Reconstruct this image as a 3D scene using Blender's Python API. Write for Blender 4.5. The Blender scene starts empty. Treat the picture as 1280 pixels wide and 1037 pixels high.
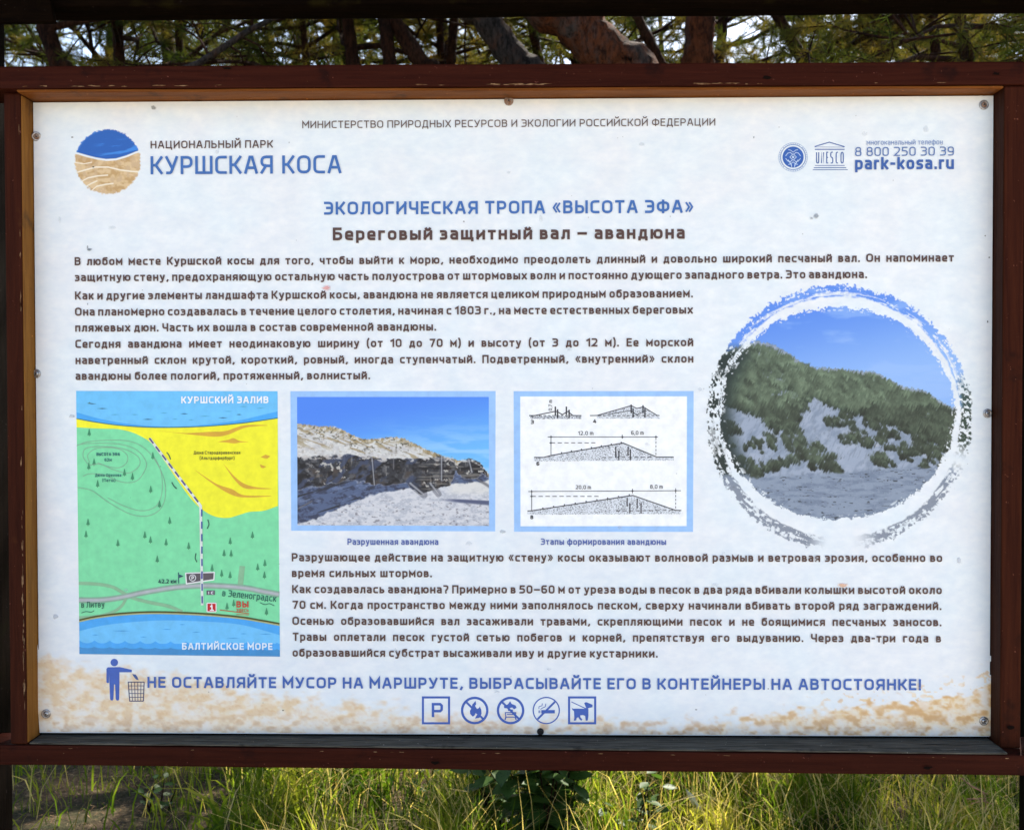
import bpy, bmesh, math, random
import numpy as np
from mathutils import Vector, Matrix
random.seed(7)
RNG = np.random.default_rng(11)
S = bpy.context.scene
COL = S.collection

# ------------------------------------------------------------------ camera
BZ = 1.35                                  # height of the middle of the panel
FPX = 1300.0
CAM = np.array([0.0354, -1.7374, 0.038 + BZ])
yaw, pit, rol = -0.0183, -0.0177, -0.0019
fwd = np.array([math.sin(yaw) * math.cos(pit), math.cos(yaw) * math.cos(pit), math.sin(pit)])
r0 = np.array([math.cos(yaw), -math.sin(yaw), 0.0]); u0 = np.cross(r0, fwd)
RT = r0 * math.cos(rol) + u0 * math.sin(rol)
UP = -r0 * math.sin(rol) + u0 * math.cos(rol)
cd = bpy.data.cameras.new('camera'); cam = bpy.data.objects.new('camera', cd); COL.objects.link(cam)
cam.matrix_world = Matrix(((RT[0], UP[0], -fwd[0], CAM[0]), (RT[1], UP[1], -fwd[1], CAM[1]),
                           (RT[2], UP[2], -fwd[2], CAM[2]), (0, 0, 0, 1)))
cd.sensor_width = 36.0; cd.lens = FPX / 1280 * 36; cd.clip_end = 600; cd.clip_start = 0.02
S.camera = cam
cd.dof.use_dof = True; cd.dof.focus_distance = 1.74; cd.dof.aperture_fstop = 11.0

# ------------------------------------------------------------------ light
SUN_EL, SUN_AZ = 52.0, 24.0                # sun stands behind the board, a little to the right (azimuth from +Y to +X)
w = bpy.data.worlds.new('World'); S.world = w; w.use_nodes = True
nt = w.node_tree; bg = nt.nodes['Background']
sky = nt.nodes.new('ShaderNodeTexSky'); sky.sky_type = 'NISHITA'; sky.sun_disc = False
sky.sun_elevation = math.radians(SUN_EL); sky.sun_rotation = math.radians(SUN_AZ)
sky.air_density = 1.0; sky.dust_density = 2.0
nt.links.new(sky.outputs[0], bg.inputs[0]); bg.inputs[1].default_value = 0.12
sl = bpy.data.lights.new('sun', 'SUN'); sl.energy = 5.0; sl.angle = math.radians(0.5); sl.color = (1, .93, .82)
so = bpy.data.objects.new('sun', sl); COL.objects.link(so)
sd = Vector((math.sin(math.radians(SUN_AZ)) * math.cos(math.radians(SUN_EL)),
             math.cos(math.radians(SUN_AZ)) * math.cos(math.radians(SUN_EL)), math.sin(math.radians(SUN_EL))))
so.rotation_euler = sd.to_track_quat('Z', 'Y').to_euler(); so.location = sd * 30
S.view_settings.view_transform = 'Standard'; S.view_settings.look = 'None'
S.view_settings.exposure = 1.62; S.view_settings.gamma = 1.0; S.view_settings.use_curve_mapping = False
S.cycles.max_bounces = 8; S.cycles.transparent_max_bounces = 8

# ------------------------------------------------------------------ helpers
def at(px, py, Y):
    """point on the vertical plane y = Y seen at that place of the reference photo"""
    px = np.asarray(px, float); py = np.asarray(py, float)
    d = fwd[None] + ((px.ravel() - 640) / FPX)[:, None] * RT + ((518.5 - py.ravel()) / FPX)[:, None] * UP
    t = (Y - CAM[1]) / d[:, 1]
    return CAM[None] + d * t[:, None]

def P(px, py):                              # photo place -> X, Z on the panel face
    a = at(px, py, 0.0)
    return a[:, 0], a[:, 2]

def P1(px, py):
    a = at(px, py, 0.0)[0]
    return a[0], a[2]

def lin(c):
    return tuple(((v / 255) / 12.92 if v <= 10 else (((v / 255) + .055) / 1.055) ** 2.4) for v in c)

def linA(a):
    a = np.clip(np.asarray(a, float) / 255, 0, 1)
    return np.where(a <= .04045, a / 12.92, ((a + .055) / 1.055) ** 2.4)

KP = 0.95                                   # print colour per picture colour
def ink(c):
    return tuple(v * KP for v in lin(c))

def mesh(name, verts, faces, mats, parent=None, smooth=False, midx=None):
    me = bpy.data.meshes.new(name)
    if isinstance(verts, np.ndarray): verts = verts.tolist()
    if isinstance(faces, np.ndarray): faces = faces.tolist()
    me.from_pydata(verts, [], faces)
    if not isinstance(mats, (list, tuple)): mats = [mats]
    for m in mats: me.materials.append(m)
    if midx is not None: me.polygons.foreach_set('material_index', np.asarray(midx, dtype=np.int32))
    if smooth: me.polygons.foreach_set('use_smooth', [True] * len(me.polygons))
    me.update()
    o = bpy.data.objects.new(name, me); COL.objects.link(o)
    if parent is not None: o.parent = parent
    return o

def thing(name, label, cat, loc=(0, 0, 0), group=None):
    o = bpy.data.objects.new(name, None); COL.objects.link(o); o.location = loc
    o['label'] = label; o['category'] = cat
    if group: o['group'] = group
    return o

def adopt(o, parent):
    """parent o (built in world space) under an unrotated empty"""
    o.parent = parent
    o.location = Vector(o.location) - Vector(parent.location)
    return o

def box_vf(x0, x1, y0, y1, z0, z1):
    v = [(x0, y0, z0), (x1, y0, z0), (x1, y1, z0), (x0, y1, z0), (x0, y0, z1), (x1, y0, z1), (x1, y1, z1), (x0, y1, z1)]
    f = [(0, 3, 2, 1), (4, 5, 6, 7), (0, 1, 5, 4), (1, 2, 6, 5), (2, 3, 7, 6), (3, 0, 4, 7)]
    return v, f

def bevelled(name, v, f, mat, parent, bev=.003, cuts=0, wob=0.0, seed=0):
    bm = bmesh.new(); vs = [bm.verts.new(p) for p in v]
    for q in f: bm.faces.new([vs[i] for i in q])
    if bev: bmesh.ops.bevel(bm, geom=bm.edges[:], offset=bev, segments=2, affect='EDGES', profile=.6)
    if cuts:
        es = sorted(bm.edges, key=lambda e: -e.calc_length())
        L = es[0].calc_length()
        bmesh.ops.subdivide_edges(bm, edges=[e for e in bm.edges if e.calc_length() > L * .7], cuts=cuts, use_grid_fill=True)
        rr = random.Random(seed)
        ph = [rr.uniform(0, 6) for _ in range(6)]
        for q in bm.verts:
            t = max(q.co.x, key=abs) if False else (q.co.x + q.co.z) 
            q.co.y += wob * (math.sin(t * 9 + ph[0]) + .5 * math.sin(t * 31 + ph[1]))
            q.co.z += wob * (.6 * math.sin(t * 13 + ph[2]) + .4 * math.sin(t * 47 + ph[3]))
    me = bpy.data.meshes.new(name); bm.to_mesh(me); bm.free(); me.materials.append(mat)
    for p in me.polygons: p.use_smooth = False
    o = bpy.data.objects.new(name, me); COL.objects.link(o); o.parent = parent
    return o

def tube(pts, rad, sides=8, cap=True, off=0):
    """vertices, faces of a tapered tube along pts"""
    pts = [Vector(p) for p in pts]; V = []; F = []
    n = len(pts); up = Vector((0.13, .21, 1)).normalized()
    for i, p in enumerate(pts):
        d = (pts[min(i + 1, n - 1)] - pts[max(i - 1, 0)]).normalized()
        a = d.cross(up)
        if a.length < .05: a = d.cross(Vector((1, 0, 0)))
        a.normalize(); b = d.cross(a)
        for k in range(sides):
            t = 2 * math.pi * k / sides
            V.append(tuple(p + (a * math.cos(t) + b * math.sin(t)) * rad[i]))
    for i in range(n - 1):
        for k in range(sides):
            q = (k + 1) % sides
            F.append((off + i * sides + k, off + i * sides + q, off + (i + 1) * sides + q, off + (i + 1) * sides + k))
    if cap:
        F.append(tuple(off + k for k in range(sides))[::-1]); F.append(tuple(off + (n - 1) * sides + k for k in range(sides)))
    return V, F

def mat(name, col=(.5, .5, .5), rough=.6, spec=.4):
    m = bpy.data.materials.new(name); m.use_nodes = True
    b = m.node_tree.nodes['Principled BSDF']
    b.inputs['Base Color'].default_value = (*col, 1); b.inputs['Roughness'].default_value = rough
    b.inputs['Specular IOR Level'].default_value = spec
    return m

def N(m, typ, **kw):
    n = m.node_tree.nodes.new(typ)
    for k, v in kw.items():
        if k in n.inputs.keys(): n.inputs[k].default_value = v
        else: setattr(n, k, v)
    return n

def ramp(m, stops):
    r = N(m, 'ShaderNodeValToRGB'); e = r.color_ramp.elements
    while len(e) < len(stops): e.new(.5)
    for i, (p, c) in enumerate(stops):
        e[i].position = p; e[i].color = (*c, 1)
    return r

def noise_tex(m, scale, detail=4, rough=.55, stretch=(1, 1, 1), coord='Object', dist=0.0, rot=(0, 0, 0)):
    tc = N(m, 'ShaderNodeTexCoord'); mp = N(m, 'ShaderNodeMapping'); L = m.node_tree.links
    mp.inputs['Scale'].default_value = stretch; mp.inputs['Rotation'].default_value = rot
    n = N(m, 'ShaderNodeTexNoise'); n.inputs['Scale'].default_value = scale
    n.inputs['Detail'].default_value = detail; n.inputs['Roughness'].default_value = rough
    n.inputs['Distortion'].default_value = dist
    L.new(tc.outputs[coord], mp.inputs[0]); L.new(mp.outputs[0], n.inputs['Vector'])
    return n

def mixc(m, fac, a, b, blend='MIX'):
    x = N(m, 'ShaderNodeMix', data_type='RGBA', blend_type=blend); L = m.node_tree.links
    for sock, v in ((x.inputs[0], fac), (x.inputs[6], a), (x.inputs[7], b)):
        if hasattr(v, 'is_linked') or hasattr(v, 'links'): L.new(v, sock)
        elif isinstance(v, (int, float)): sock.default_value = v
        else: sock.default_value = (*v, 1)
    return x.outputs[2]

def bump(m, h, strength=.3, dist=.002):
    b = N(m, 'ShaderNodeBump'); b.inputs['Strength'].default_value = strength; b.inputs['Distance'].default_value = dist
    m.node_tree.links.new(h, b.inputs['Height'])
    m.node_tree.links.new(b.outputs[0], m.node_tree.nodes['Principled BSDF'].inputs['Normal'])

def setc(m, out, sock='Base Color'):
    m.node_tree.links.new(out, m.node_tree.nodes['Principled BSDF'].inputs[sock])

# ------------------------------------------------------------------ materials
def wood(name, c0, c1, c2, stretch, rough=.5, sc=9, seed=0.0, spec=.35):
    m = mat(name, c0, rough, spec)
    n1 = noise_tex(m, sc, 6, .65, stretch, dist=.6); n1.inputs['Vector'].links[0].from_node.inputs['Location'].default_value = (seed, seed * 1.7, seed * .6)
    n2 = noise_tex(m, 14, 5, .6); n3 = noise_tex(m, 160, 3, .6)
    r1 = ramp(m, [(.32, c0), (.62, c1)])
    m.node_tree.links.new(n1.outputs[0], r1.inputs[0])
    r2 = ramp(m, [(.6, (0, 0, 0)), (.72, (1, 1, 1))]); m.node_tree.links.new(n2.outputs[0], r2.inputs[0])
    c = mixc(m, r2.outputs[0], r1.outputs[0], c2)
    r3 = ramp(m, [(.70, (0, 0, 0)), (.74, (1, 1, 1))]); m.node_tree.links.new(n3.outputs[0], r3.inputs[0])
    c = mixc(m, r3.outputs[0], c, tuple(min(1, v * 3 + .02) for v in c1))
    setc(m, c); bump(m, n1.outputs[0], .55, .0025)
    return m

H_, V_ = (.6, 9, 14), (14, 9, .6)
M_rail = wood('stained_wood_horizontal', (.022, .0040, .0020), (.038, .0078, .0038), (.012, .0033, .0027), H_, .6, spec=.05)
M_stile = wood('stained_wood_vertical', (.024, .0048, .0022), (.046, .0105, .004), (.014, .004, .0025), V_, .6, seed=3, spec=.05)
M_stile2 = wood('stained_wood_vertical_worn', (.022, .0045, .0022), (.040, .0090, .0038), (.062, .020, .006), V_, .6, seed=7, spec=.05)
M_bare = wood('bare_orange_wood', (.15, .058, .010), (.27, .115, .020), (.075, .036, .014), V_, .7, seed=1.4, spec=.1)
M_bareH = wood('bare_orange_wood_horizontal', (.10, .028, .003), (.19, .060, .008), (.05, .020, .008), H_, .6, seed=5, spec=.1)
M_ledge = wood('weathered_grey_wood', (.016, .014, .011), (.115, .105, .085), (.007, .005, .0035), (1.5, 30, 30), .85, seed=2.2, spec=.03)
M_post = wood('near_black_wood', (.0025, .0016, .0012), (.006, .0035, .0022), (.005, .004, .0015), V_, .8, seed=4, spec=.03)  # near-black tone stands in for the darkening at the outer edges
M_beam = wood('shade_dark_mossy_wood', (.0018, .0010, .0006), (.0050, .0026, .0013), (.010, .0075, .0018), (1.2, 8, 10), .85, seed=6, spec=.02)  # near-black base holds the shade under the roof; moss tone is its own

M_panel = mat('paper_panel', (.8, .85, .9), .42, .35)
def paper_color(m):
    n1 = noise_tex(m, 26, 5, .6, (1, 1, 1.5)); n2 = noise_tex(m, 9, 3, .5); n3 = noise_tex(m, 70, 2, .5, (1, 1, 1.7))
    L = m.node_tree.links
    r1 = ramp(m, [(.32, (.755, .80, .845)), (.50, (.80, .835, .87)), (.70, (.865, .885, .90))]); L.new(n1.outputs[0], r1.inputs[0])
    r2 = ramp(m, [(.38, (.965, 1.0, 1.0)), (.62, (1.0, .99, .98))]); L.new(n2.outputs[0], r2.inputs[0])
    c = mixc(m, 1.0, r1.outputs[0], r2.outputs[0], 'MULTIPLY')
    r3 = ramp(m, [(.35, (.955, .965, .985)), (.65, (1, 1, 1))]); L.new(n3.outputs[0], r3.inputs[0])
    return mixc(m, 1.0, c, r3.outputs[0], 'MULTIPLY')
setc(M_panel, paper_color(M_panel))
M_print = mat('printed_picture', (.5, .5, .5), .42, .35)
_a = N(M_print, 'ShaderNodeAttribute', attribute_name='print_color'); _b = N(M_print, 'ShaderNodeAttribute', attribute_name='coverage')
setc(M_print, mixc(M_print, _b.outputs['Fac'], paper_color(M_print), _a.outputs['Color']))

_inks = {}
def inkmat(rgb, nm='printing_ink'):
    if rgb not in _inks:
        m = mat(nm, ink(rgb), .42, .35)
        n = noise_tex(m, 60, 3, .6)
        r = ramp(m, [(.3, (.90, .90, .90)), (.7, (1.06, 1.06, 1.06))]); m.node_tree.links.new(n.outputs[0], r.inputs[0])
        setc(m, mixc(m, 1.0, ink(rgb), r.outputs[0], 'MULTIPLY'))
        _inks[rgb] = m
    return _inks[rgb]
BROWN = (88, 62, 56); BLUE = (62, 104, 178); BLUE2 = (58, 92, 172); WHITE = (250, 252, 255)

# ------------------------------------------------------------------ the board: frame
board = thing('information_board', 'white printed nature trail board with brown Cyrillic text in a dark red brown wooden frame', 'sign', (0, 0, 0))
HW, HH = .80, .5346
zt, zb = BZ + HH, BZ - HH
def prism(name, L8, m, bev=.003, cuts=24, wob=.0004, seed=0):
    f = [(0, 3, 2, 1), (4, 5, 6, 7), (0, 1, 5, 4), (1, 2, 6, 5), (2, 3, 7, 6), (3, 0, 4, 7)]
    return bevelled(name, L8, f, m, board, bev, cuts, wob, seed)
def rail(name, x0, x1, dl, dr, z0l, z0r, z1l, z1r, m, seed, yb=.03):
    return prism(name, [(x0, -dl, z0l), (x1, -dr, z0r), (x1, yb, z0r), (x0, yb, z0l),
                        (x0, -dl, z1l), (x1, -dr, z1r), (x1, yb, z1r), (x0, yb, z1l)], m, .003, 30, .0004, seed)
rail('rail', -.878, .878, .056, .037, zt + .004, zt + .004, zt + .0405, zt + .0415, M_rail, 1)
rail('rail', -.878, .878, .036, .066, zb - .037, zb - .037, zb - .004, zb - .004, M_rail, 2)
rail('inner_strip', -.7995, .7995, .0545, .0355, zt - .0012, zt - .0012, zt + .0035, zt + .0035, M_bareH, 11)   # worn underside of the top rail
rail('ledge', -.7995, .7995, .034, .064, zb - .0035, zb - .0035, zb + .0006, zb + .0006, M_ledge, 12)             # weathered top of the bottom rail
v, f = box_vf(-.8300, -.8013, -.036, .03, zb - .0030, zt + .0030); bevelled('stile', v, f, M_stile2, board, .003, 20, .0004, 3)
v, f = box_vf(.8013, .8340, -.034, .03, zb - .0030, zt + .0030); bevelled('stile', v, f, M_stile, board, .003, 20, .0004, 4)
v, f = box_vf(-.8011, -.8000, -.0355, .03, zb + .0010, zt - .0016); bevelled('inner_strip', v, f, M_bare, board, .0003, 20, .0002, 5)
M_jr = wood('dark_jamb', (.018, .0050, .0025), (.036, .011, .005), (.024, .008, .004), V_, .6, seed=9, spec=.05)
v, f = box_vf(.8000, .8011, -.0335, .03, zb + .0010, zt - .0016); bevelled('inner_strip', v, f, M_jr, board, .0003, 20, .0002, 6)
# panel
pv, pf = box_vf(-.7985, .7985, 0.0, .006, zb + .0050, zt - .0026)
bevelled('panel', pv, pf, M_panel, board, .0008)
pv, pf = box_vf(-.82, .82, .0075, .016, zb - .02, zt + .02)
bevelled('backing_board', pv, pf, M_post, board, .001)
# posts, beam, unseen roof boards added for shade
def vbox(name, x0, x1, y0, y1, z0, z1, m, seed):
    v, f = box_vf(x0, x1, y0, y1, z0, z1); return bevelled(name, v, f, m, board, .006, 16, .0006, seed)
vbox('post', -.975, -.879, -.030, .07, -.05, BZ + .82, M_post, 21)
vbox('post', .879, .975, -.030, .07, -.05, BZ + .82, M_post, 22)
bl = at([0], [28], -.035)[0]; br = at([1280], [18.5], -.035)[0]
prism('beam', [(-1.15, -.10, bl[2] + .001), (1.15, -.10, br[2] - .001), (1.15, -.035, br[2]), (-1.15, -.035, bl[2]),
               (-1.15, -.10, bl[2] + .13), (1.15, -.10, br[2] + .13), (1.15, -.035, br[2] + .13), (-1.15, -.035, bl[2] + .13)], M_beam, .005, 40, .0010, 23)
a0 = at([-30], [32], -.103)[0]; a1 = at([72], [30.5], -.103)[0]
prism('brace', [(a0[0] - .1, -.115, a0[2]), (a1[0], -.115, a1[2]), (a1[0], -.102, a1[2]), (a0[0] - .1, -.102, a0[2]),
                (a0[0] - .1, -.115, a0[2] + .1), (a1[0] - .02, -.115, a1[2] + .1), (a1[0] - .02, -.102, a1[2] + .1), (a0[0] - .1, -.102, a0[2] + .1)], M_beam, .003, 8, .0004, 24)
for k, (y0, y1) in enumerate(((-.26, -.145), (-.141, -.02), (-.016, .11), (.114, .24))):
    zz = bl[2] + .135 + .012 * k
    vbox('shade_roof_board', -1.25, 1.25, y0, y1, zz, zz + .02, M_beam, 30 + k)  # out of view, added to keep the beam and panel top shaded

# chipped paint along the worn edges
M_chip = mat('chipped_paint', (.30, .17, .08), .8, .1)
_n = noise_tex(M_chip, 90, 3); _r = ramp(M_chip, [(.35, (.08, .028, .010)), (.65, (.27, .16, .085))]); M_chip.node_tree.links.new(_n.outputs[0], _r.inputs[0]); setc(M_chip, _r.outputs[0])
_c = random.Random(17); cv, cf = [], []
def chip(x, y, z, lx, lz):
    o_ = len(cv); n_ = 9
    for k in range(n_):
        t = 2 * math.pi * k / n_; j = _c.uniform(.35, 1.1); cv.append((x + math.cos(t) * lx * j, y, z + math.sin(t) * lz * j))
    cf.append(tuple(range(o_, o_ + n_))[::-1])
for k in range(48):
    x = _c.choice([_c.uniform(-.79, -.55), _c.uniform(-.79, .79), _c.uniform(-.12, .06), _c.uniform(.3, .42)]); yy = -(.056 + (.037 - .056) * (x + .878) / 1.756)
    chip(x, yy - .0012, zt + .0072 + _c.uniform(-.0006, .0012), _c.uniform(.002, .016), _c.uniform(.0005, .0013))
for k in range(46):
    z = BZ + _c.choice([_c.uniform(-.50, -.12), _c.uniform(-.5, .5), _c.uniform(-.45, -.25)]); chip(-.8042 - _c.uniform(0, .0022) * (z < BZ), -.0374, z, _c.uniform(.0005, .0016), _c.uniform(.003, .016))
for k in range(34):
    x = _c.uniform(-.8, .8); yy = -(.036 + (.066 - .036) * (x + .878) / 1.756); r_ = _c.uniform(.0004, .0012)
    if _c.random() < .5: chip(x, yy - .0012, zb - .0072 - _c.uniform(0, .0015), r_ * 5, r_ * .7)
    else: chip(x, yy - .0012, zb - .0075 - _c.uniform(0, .027), r_, r_ * .8)
for k in range(22):
    chip(_c.uniform(-.8, .8), -.0585, zt + _c.uniform(.010, .036), _c.uniform(.0003, .0007), _c.uniform(.0003, .0006))
o = mesh('paint_chip', cv, cf, M_chip, board); o['kind'] = 'stuff'
M_knot = mat('wood_knot', (.006, .003, .002), .8, .05); cv, cf = [], []
for (x, y, z) in ((at([283], [86], -.05)[0]), (at([543], [952], -.054)[0]), (at([1245], [93], -.037)[0]), (at([957], [98], -.04)[0]), (at([1160], [958], -.063)[0]), (at([1262], [908], -.034)[0])):
    chip(x, y - .0028, z, .0085, .0036); chip(x + .002, y - .0030, z, .004, .002)
mesh('knot', cv, cf, M_knot, board)['kind'] = 'stuff'

# ------------------------------------------------------------------ screws
M_steel = mat('zinc_steel', (.42, .41, .40), .35, .5); M_steel.node_tree.nodes['Principled BSDF'].inputs['Metallic'].default_value = .85
_n = noise_tex(M_steel, 300, 3); _r = ramp(M_steel, [(.4, (.30, .28, .27)), (.65, (.55, .55, .56))]); M_steel.node_tree.links.new(_n.outputs[0], _r.inputs[0]); setc(M_steel, _r.outputs[0])
M_rust = mat('rusty_washer', (.13, .06, .03), .7, .3)
_n = noise_tex(M_rust, 260, 4); _r = ramp(M_rust, [(.35, (.20, .09, .04)), (.6, (.30, .25, .22))]); M_rust.node_tree.links.new(_n.outputs[0], _r.inputs[0]); setc(M_rust, _r.outputs[0])
M_black = mat('black_recess', (.006, .006, .007), .5, .3)
def lathe(prof, seg=20):
    V, F = [], []
    for (r, y) in prof:
        for k in range(seg):
            t = 2 * math.pi * k / seg; V.append((r * math.cos(t), y, r * math.sin(t)))
    for i in range(len(prof) - 1):
        for k in range(seg):
            q = (k + 1) % seg; F.append((i * seg + k, i * seg + q, (i + 1) * seg + q, (i + 1) * seg + k))
    F.append(tuple((len(prof) - 1) * seg + k for k in range(seg)))
    return V, F
def screw(px, py, tilt, head, washer, s=1.0, black=False):
    x, z = P1(px, py)
    V, F = lathe([(.0046 * s, 0), (.0046 * s, -.0012), (.0040 * s, -.0024), (.0026 * s, -.0032), (.0012 * s, -.0033), (.0011 * s, -.0018)])
    o = mesh('screw', V, F, head, board, True); o.location = (x, -.0012, z); o.rotation_euler = (tilt, 0, tilt * 1.4)
    if not black:
        V, F = lathe([(.0078 * s, 0), (.0076 * s, -.0010), (.0062 * s, -.0016), (.0046 * s, -.0016), (.0045 * s, 0)], 24)
        wsh = mesh('washer', V, F[:-1], washer, o, True); wsh.location = (0, .0002, 0)
    V, F = [], []
    for a in (0.5, 0.5 + math.pi / 2):
        c, s_ = math.cos(a), math.sin(a); k = len(V); L_, w_ = .0026 * s, .0005 * s
        for (p, q) in ((-L_, -w_), (L_, -w_), (L_, w_), (-L_, w_)):
            V.append((p * c - q * s_, -.00345 - .00008 * (k // 4), p * s_ + q * c))
        F.append((k, k + 1, k + 2, k + 3))
    mesh('slot', V, F, M_black, o)
for a in ((46, 171, .25, M_rust, M_steel, 1.0), (636, 126.5, .06, M_rust, M_rust, 1.0), (1229.5, 131.5, 0, M_rust, M_steel, 1.0), (46, 467, 0, M_steel, M_steel, .95),
          (1234, 516.5, 0, M_steel, M_steel, .95), (58, 891.5, .05, M_steel, M_steel, 1.0), (1229.5, 900.5, 0, M_steel, M_steel, .95)):
    screw(*a)
screw(675.5, 913.5, 0, M_black, M_black, 1.25, True)

# ------------------------------------------------------------------ print: flat shapes on the panel
LAY = 0.00012
class Print:
    """collects flat shapes of several inks on the panel as one mesh"""
    def __init__(s): s.V = []; s.F = []; s.M = []; s.mats = []; s.base = 1; s.k = 0
    def mi(s, rgb):
        m = inkmat(rgb)
        if m not in s.mats: s.mats.append(m)
        return s.mats.index(m)
    def add(s, xz, faces, rgb, lay):
        o = len(s.V); y = -LAY * lay
        s.V += [(a, y, b) for a, b in xz]
        s.F += [tuple(o + i for i in f) for f in faces]; s.M += [s.mi(rgb)] * len(faces)
    def poly(s, pts, rgb, lay=1, fan=None):
        pts = np.array(pts, float); X, Z = P(pts[:, 0], pts[:, 1])
        import mathutils.geometry as g
        vs = [Vector((a, b, 0)) for a, b in zip(X, Z)]
        tr = g.tessellate_polygon([vs])
        s.add(list(zip(X, Z)), tr, rgb, lay)
    def line(s, pts, wpx, rgb, lay=1, closed=False, caps=False):
        X, Z = P(np.array(pts, float)[:, 0], np.array(pts, float)[:, 1])
        s.strip(list(zip(X, Z)), (wpx if np.isscalar(wpx) else np.array(wpx)) * .001336, rgb, lay, closed, caps)
    def strip(s, pts, wd, rgb, lay, closed=False, caps=False):
        p = [np.array(q_, float) for q_ in pts]; p = [q_ for i_, q_ in enumerate(p) if i_ == 0 or np.hypot(*(q_ - p[i_ - 1])) > 1e-5]
        if closed and np.hypot(*(p[0] - p[-1])) < 1e-5: p = p[:-1]
        p = np.array(p)
        if len(p) < 2: return
        if caps and not closed:
            d = p[0] - p[1]; p[0] = p[0] + d / (np.hypot(*d) + 1e-9) * wd / 2
            d = p[-1] - p[-2]; p[-1] = p[-1] + d / (np.hypot(*d) + 1e-9) * wd / 2
        n = len(p); wd = np.broadcast_to(wd, (n,))
        xz = []
        for i in range(n):
            a = p[(i - 1) % n] if (closed or i > 0) else None
            b = p[(i + 1) % n] if (closed or i < n - 1) else None
            d1 = (p[i] - a) if a is not None else (b - p[i]); d2 = (b - p[i]) if b is not None else d1
            d1 = d1 / (np.hypot(*d1) + 1e-9); d2 = d2 / (np.hypot(*d2) + 1e-9)
            n1 = np.array([-d1[1], d1[0]]); n2 = np.array([-d2[1], d2[0]]); mm = n1 + n2
            L = mm @ mm
            mm = mm / max(L, .35) * 2 if L > 1e-6 else n1
            q = mm * wd[i] / 2
            xz += [tuple(p[i] + q), tuple(p[i] - q)]
        fs = [(2 * i, 2 * i + 1, 2 * i + 3, 2 * i + 2) for i in range(n - 1)]
        if closed: fs.append((2 * n - 2, 2 * n - 1, 1, 0))
        o_ = len(s.V); s.add(xz, fs, rgb, lay)
        if not closed:
            for i_ in range(len(xz)): a_ = s.V[o_ + i_]; s.V[o_ + i_] = (a_[0], a_[1] - 3e-6 * (i_ // 2), a_[2])
    def disc(s, cx, cy, rx, ry, rgb, lay=1, n=28, wpx=None):
        pts = [(cx + rx * math.cos(2 * math.pi * k / n), cy + ry * math.sin(2 * math.pi * k / n)) for k in range(n)]
        if wpx: s.line(pts, wpx, rgb, lay, closed=True)
        else: s.poly(pts, rgb, lay)
    def rect(s, x0, y0, x1, y1, rgb, lay=1):
        s.poly([(x0, y0), (x1, y0), (x1, y1), (x0, y1)], rgb, lay)
    def build(s, name, parent=board):
        return mesh(name, s.V, s.F, s.mats, parent, midx=s.M)

def smooth_curve(pts, n=8):
    out = []; p = [np.array(q, float) for q in pts]; p = [2 * p[0] - p[1]] + p + [2 * p[-1] - p[-2]]
    for i in range(1, len(p) - 2):
        for k in range(n):
            t = k / n
            out.append(.5 * ((2 * p[i]) + (-p[i - 1] + p[i + 1]) * t + (2 * p[i - 1] - 5 * p[i] + 4 * p[i + 1] - p[i + 2]) * t * t + (-p[i - 1] + 3 * p[i] - 3 * p[i + 1] + p[i + 2]) * t ** 3))
    out.append(p[-2]); return [tuple(q) for q in out]

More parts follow.
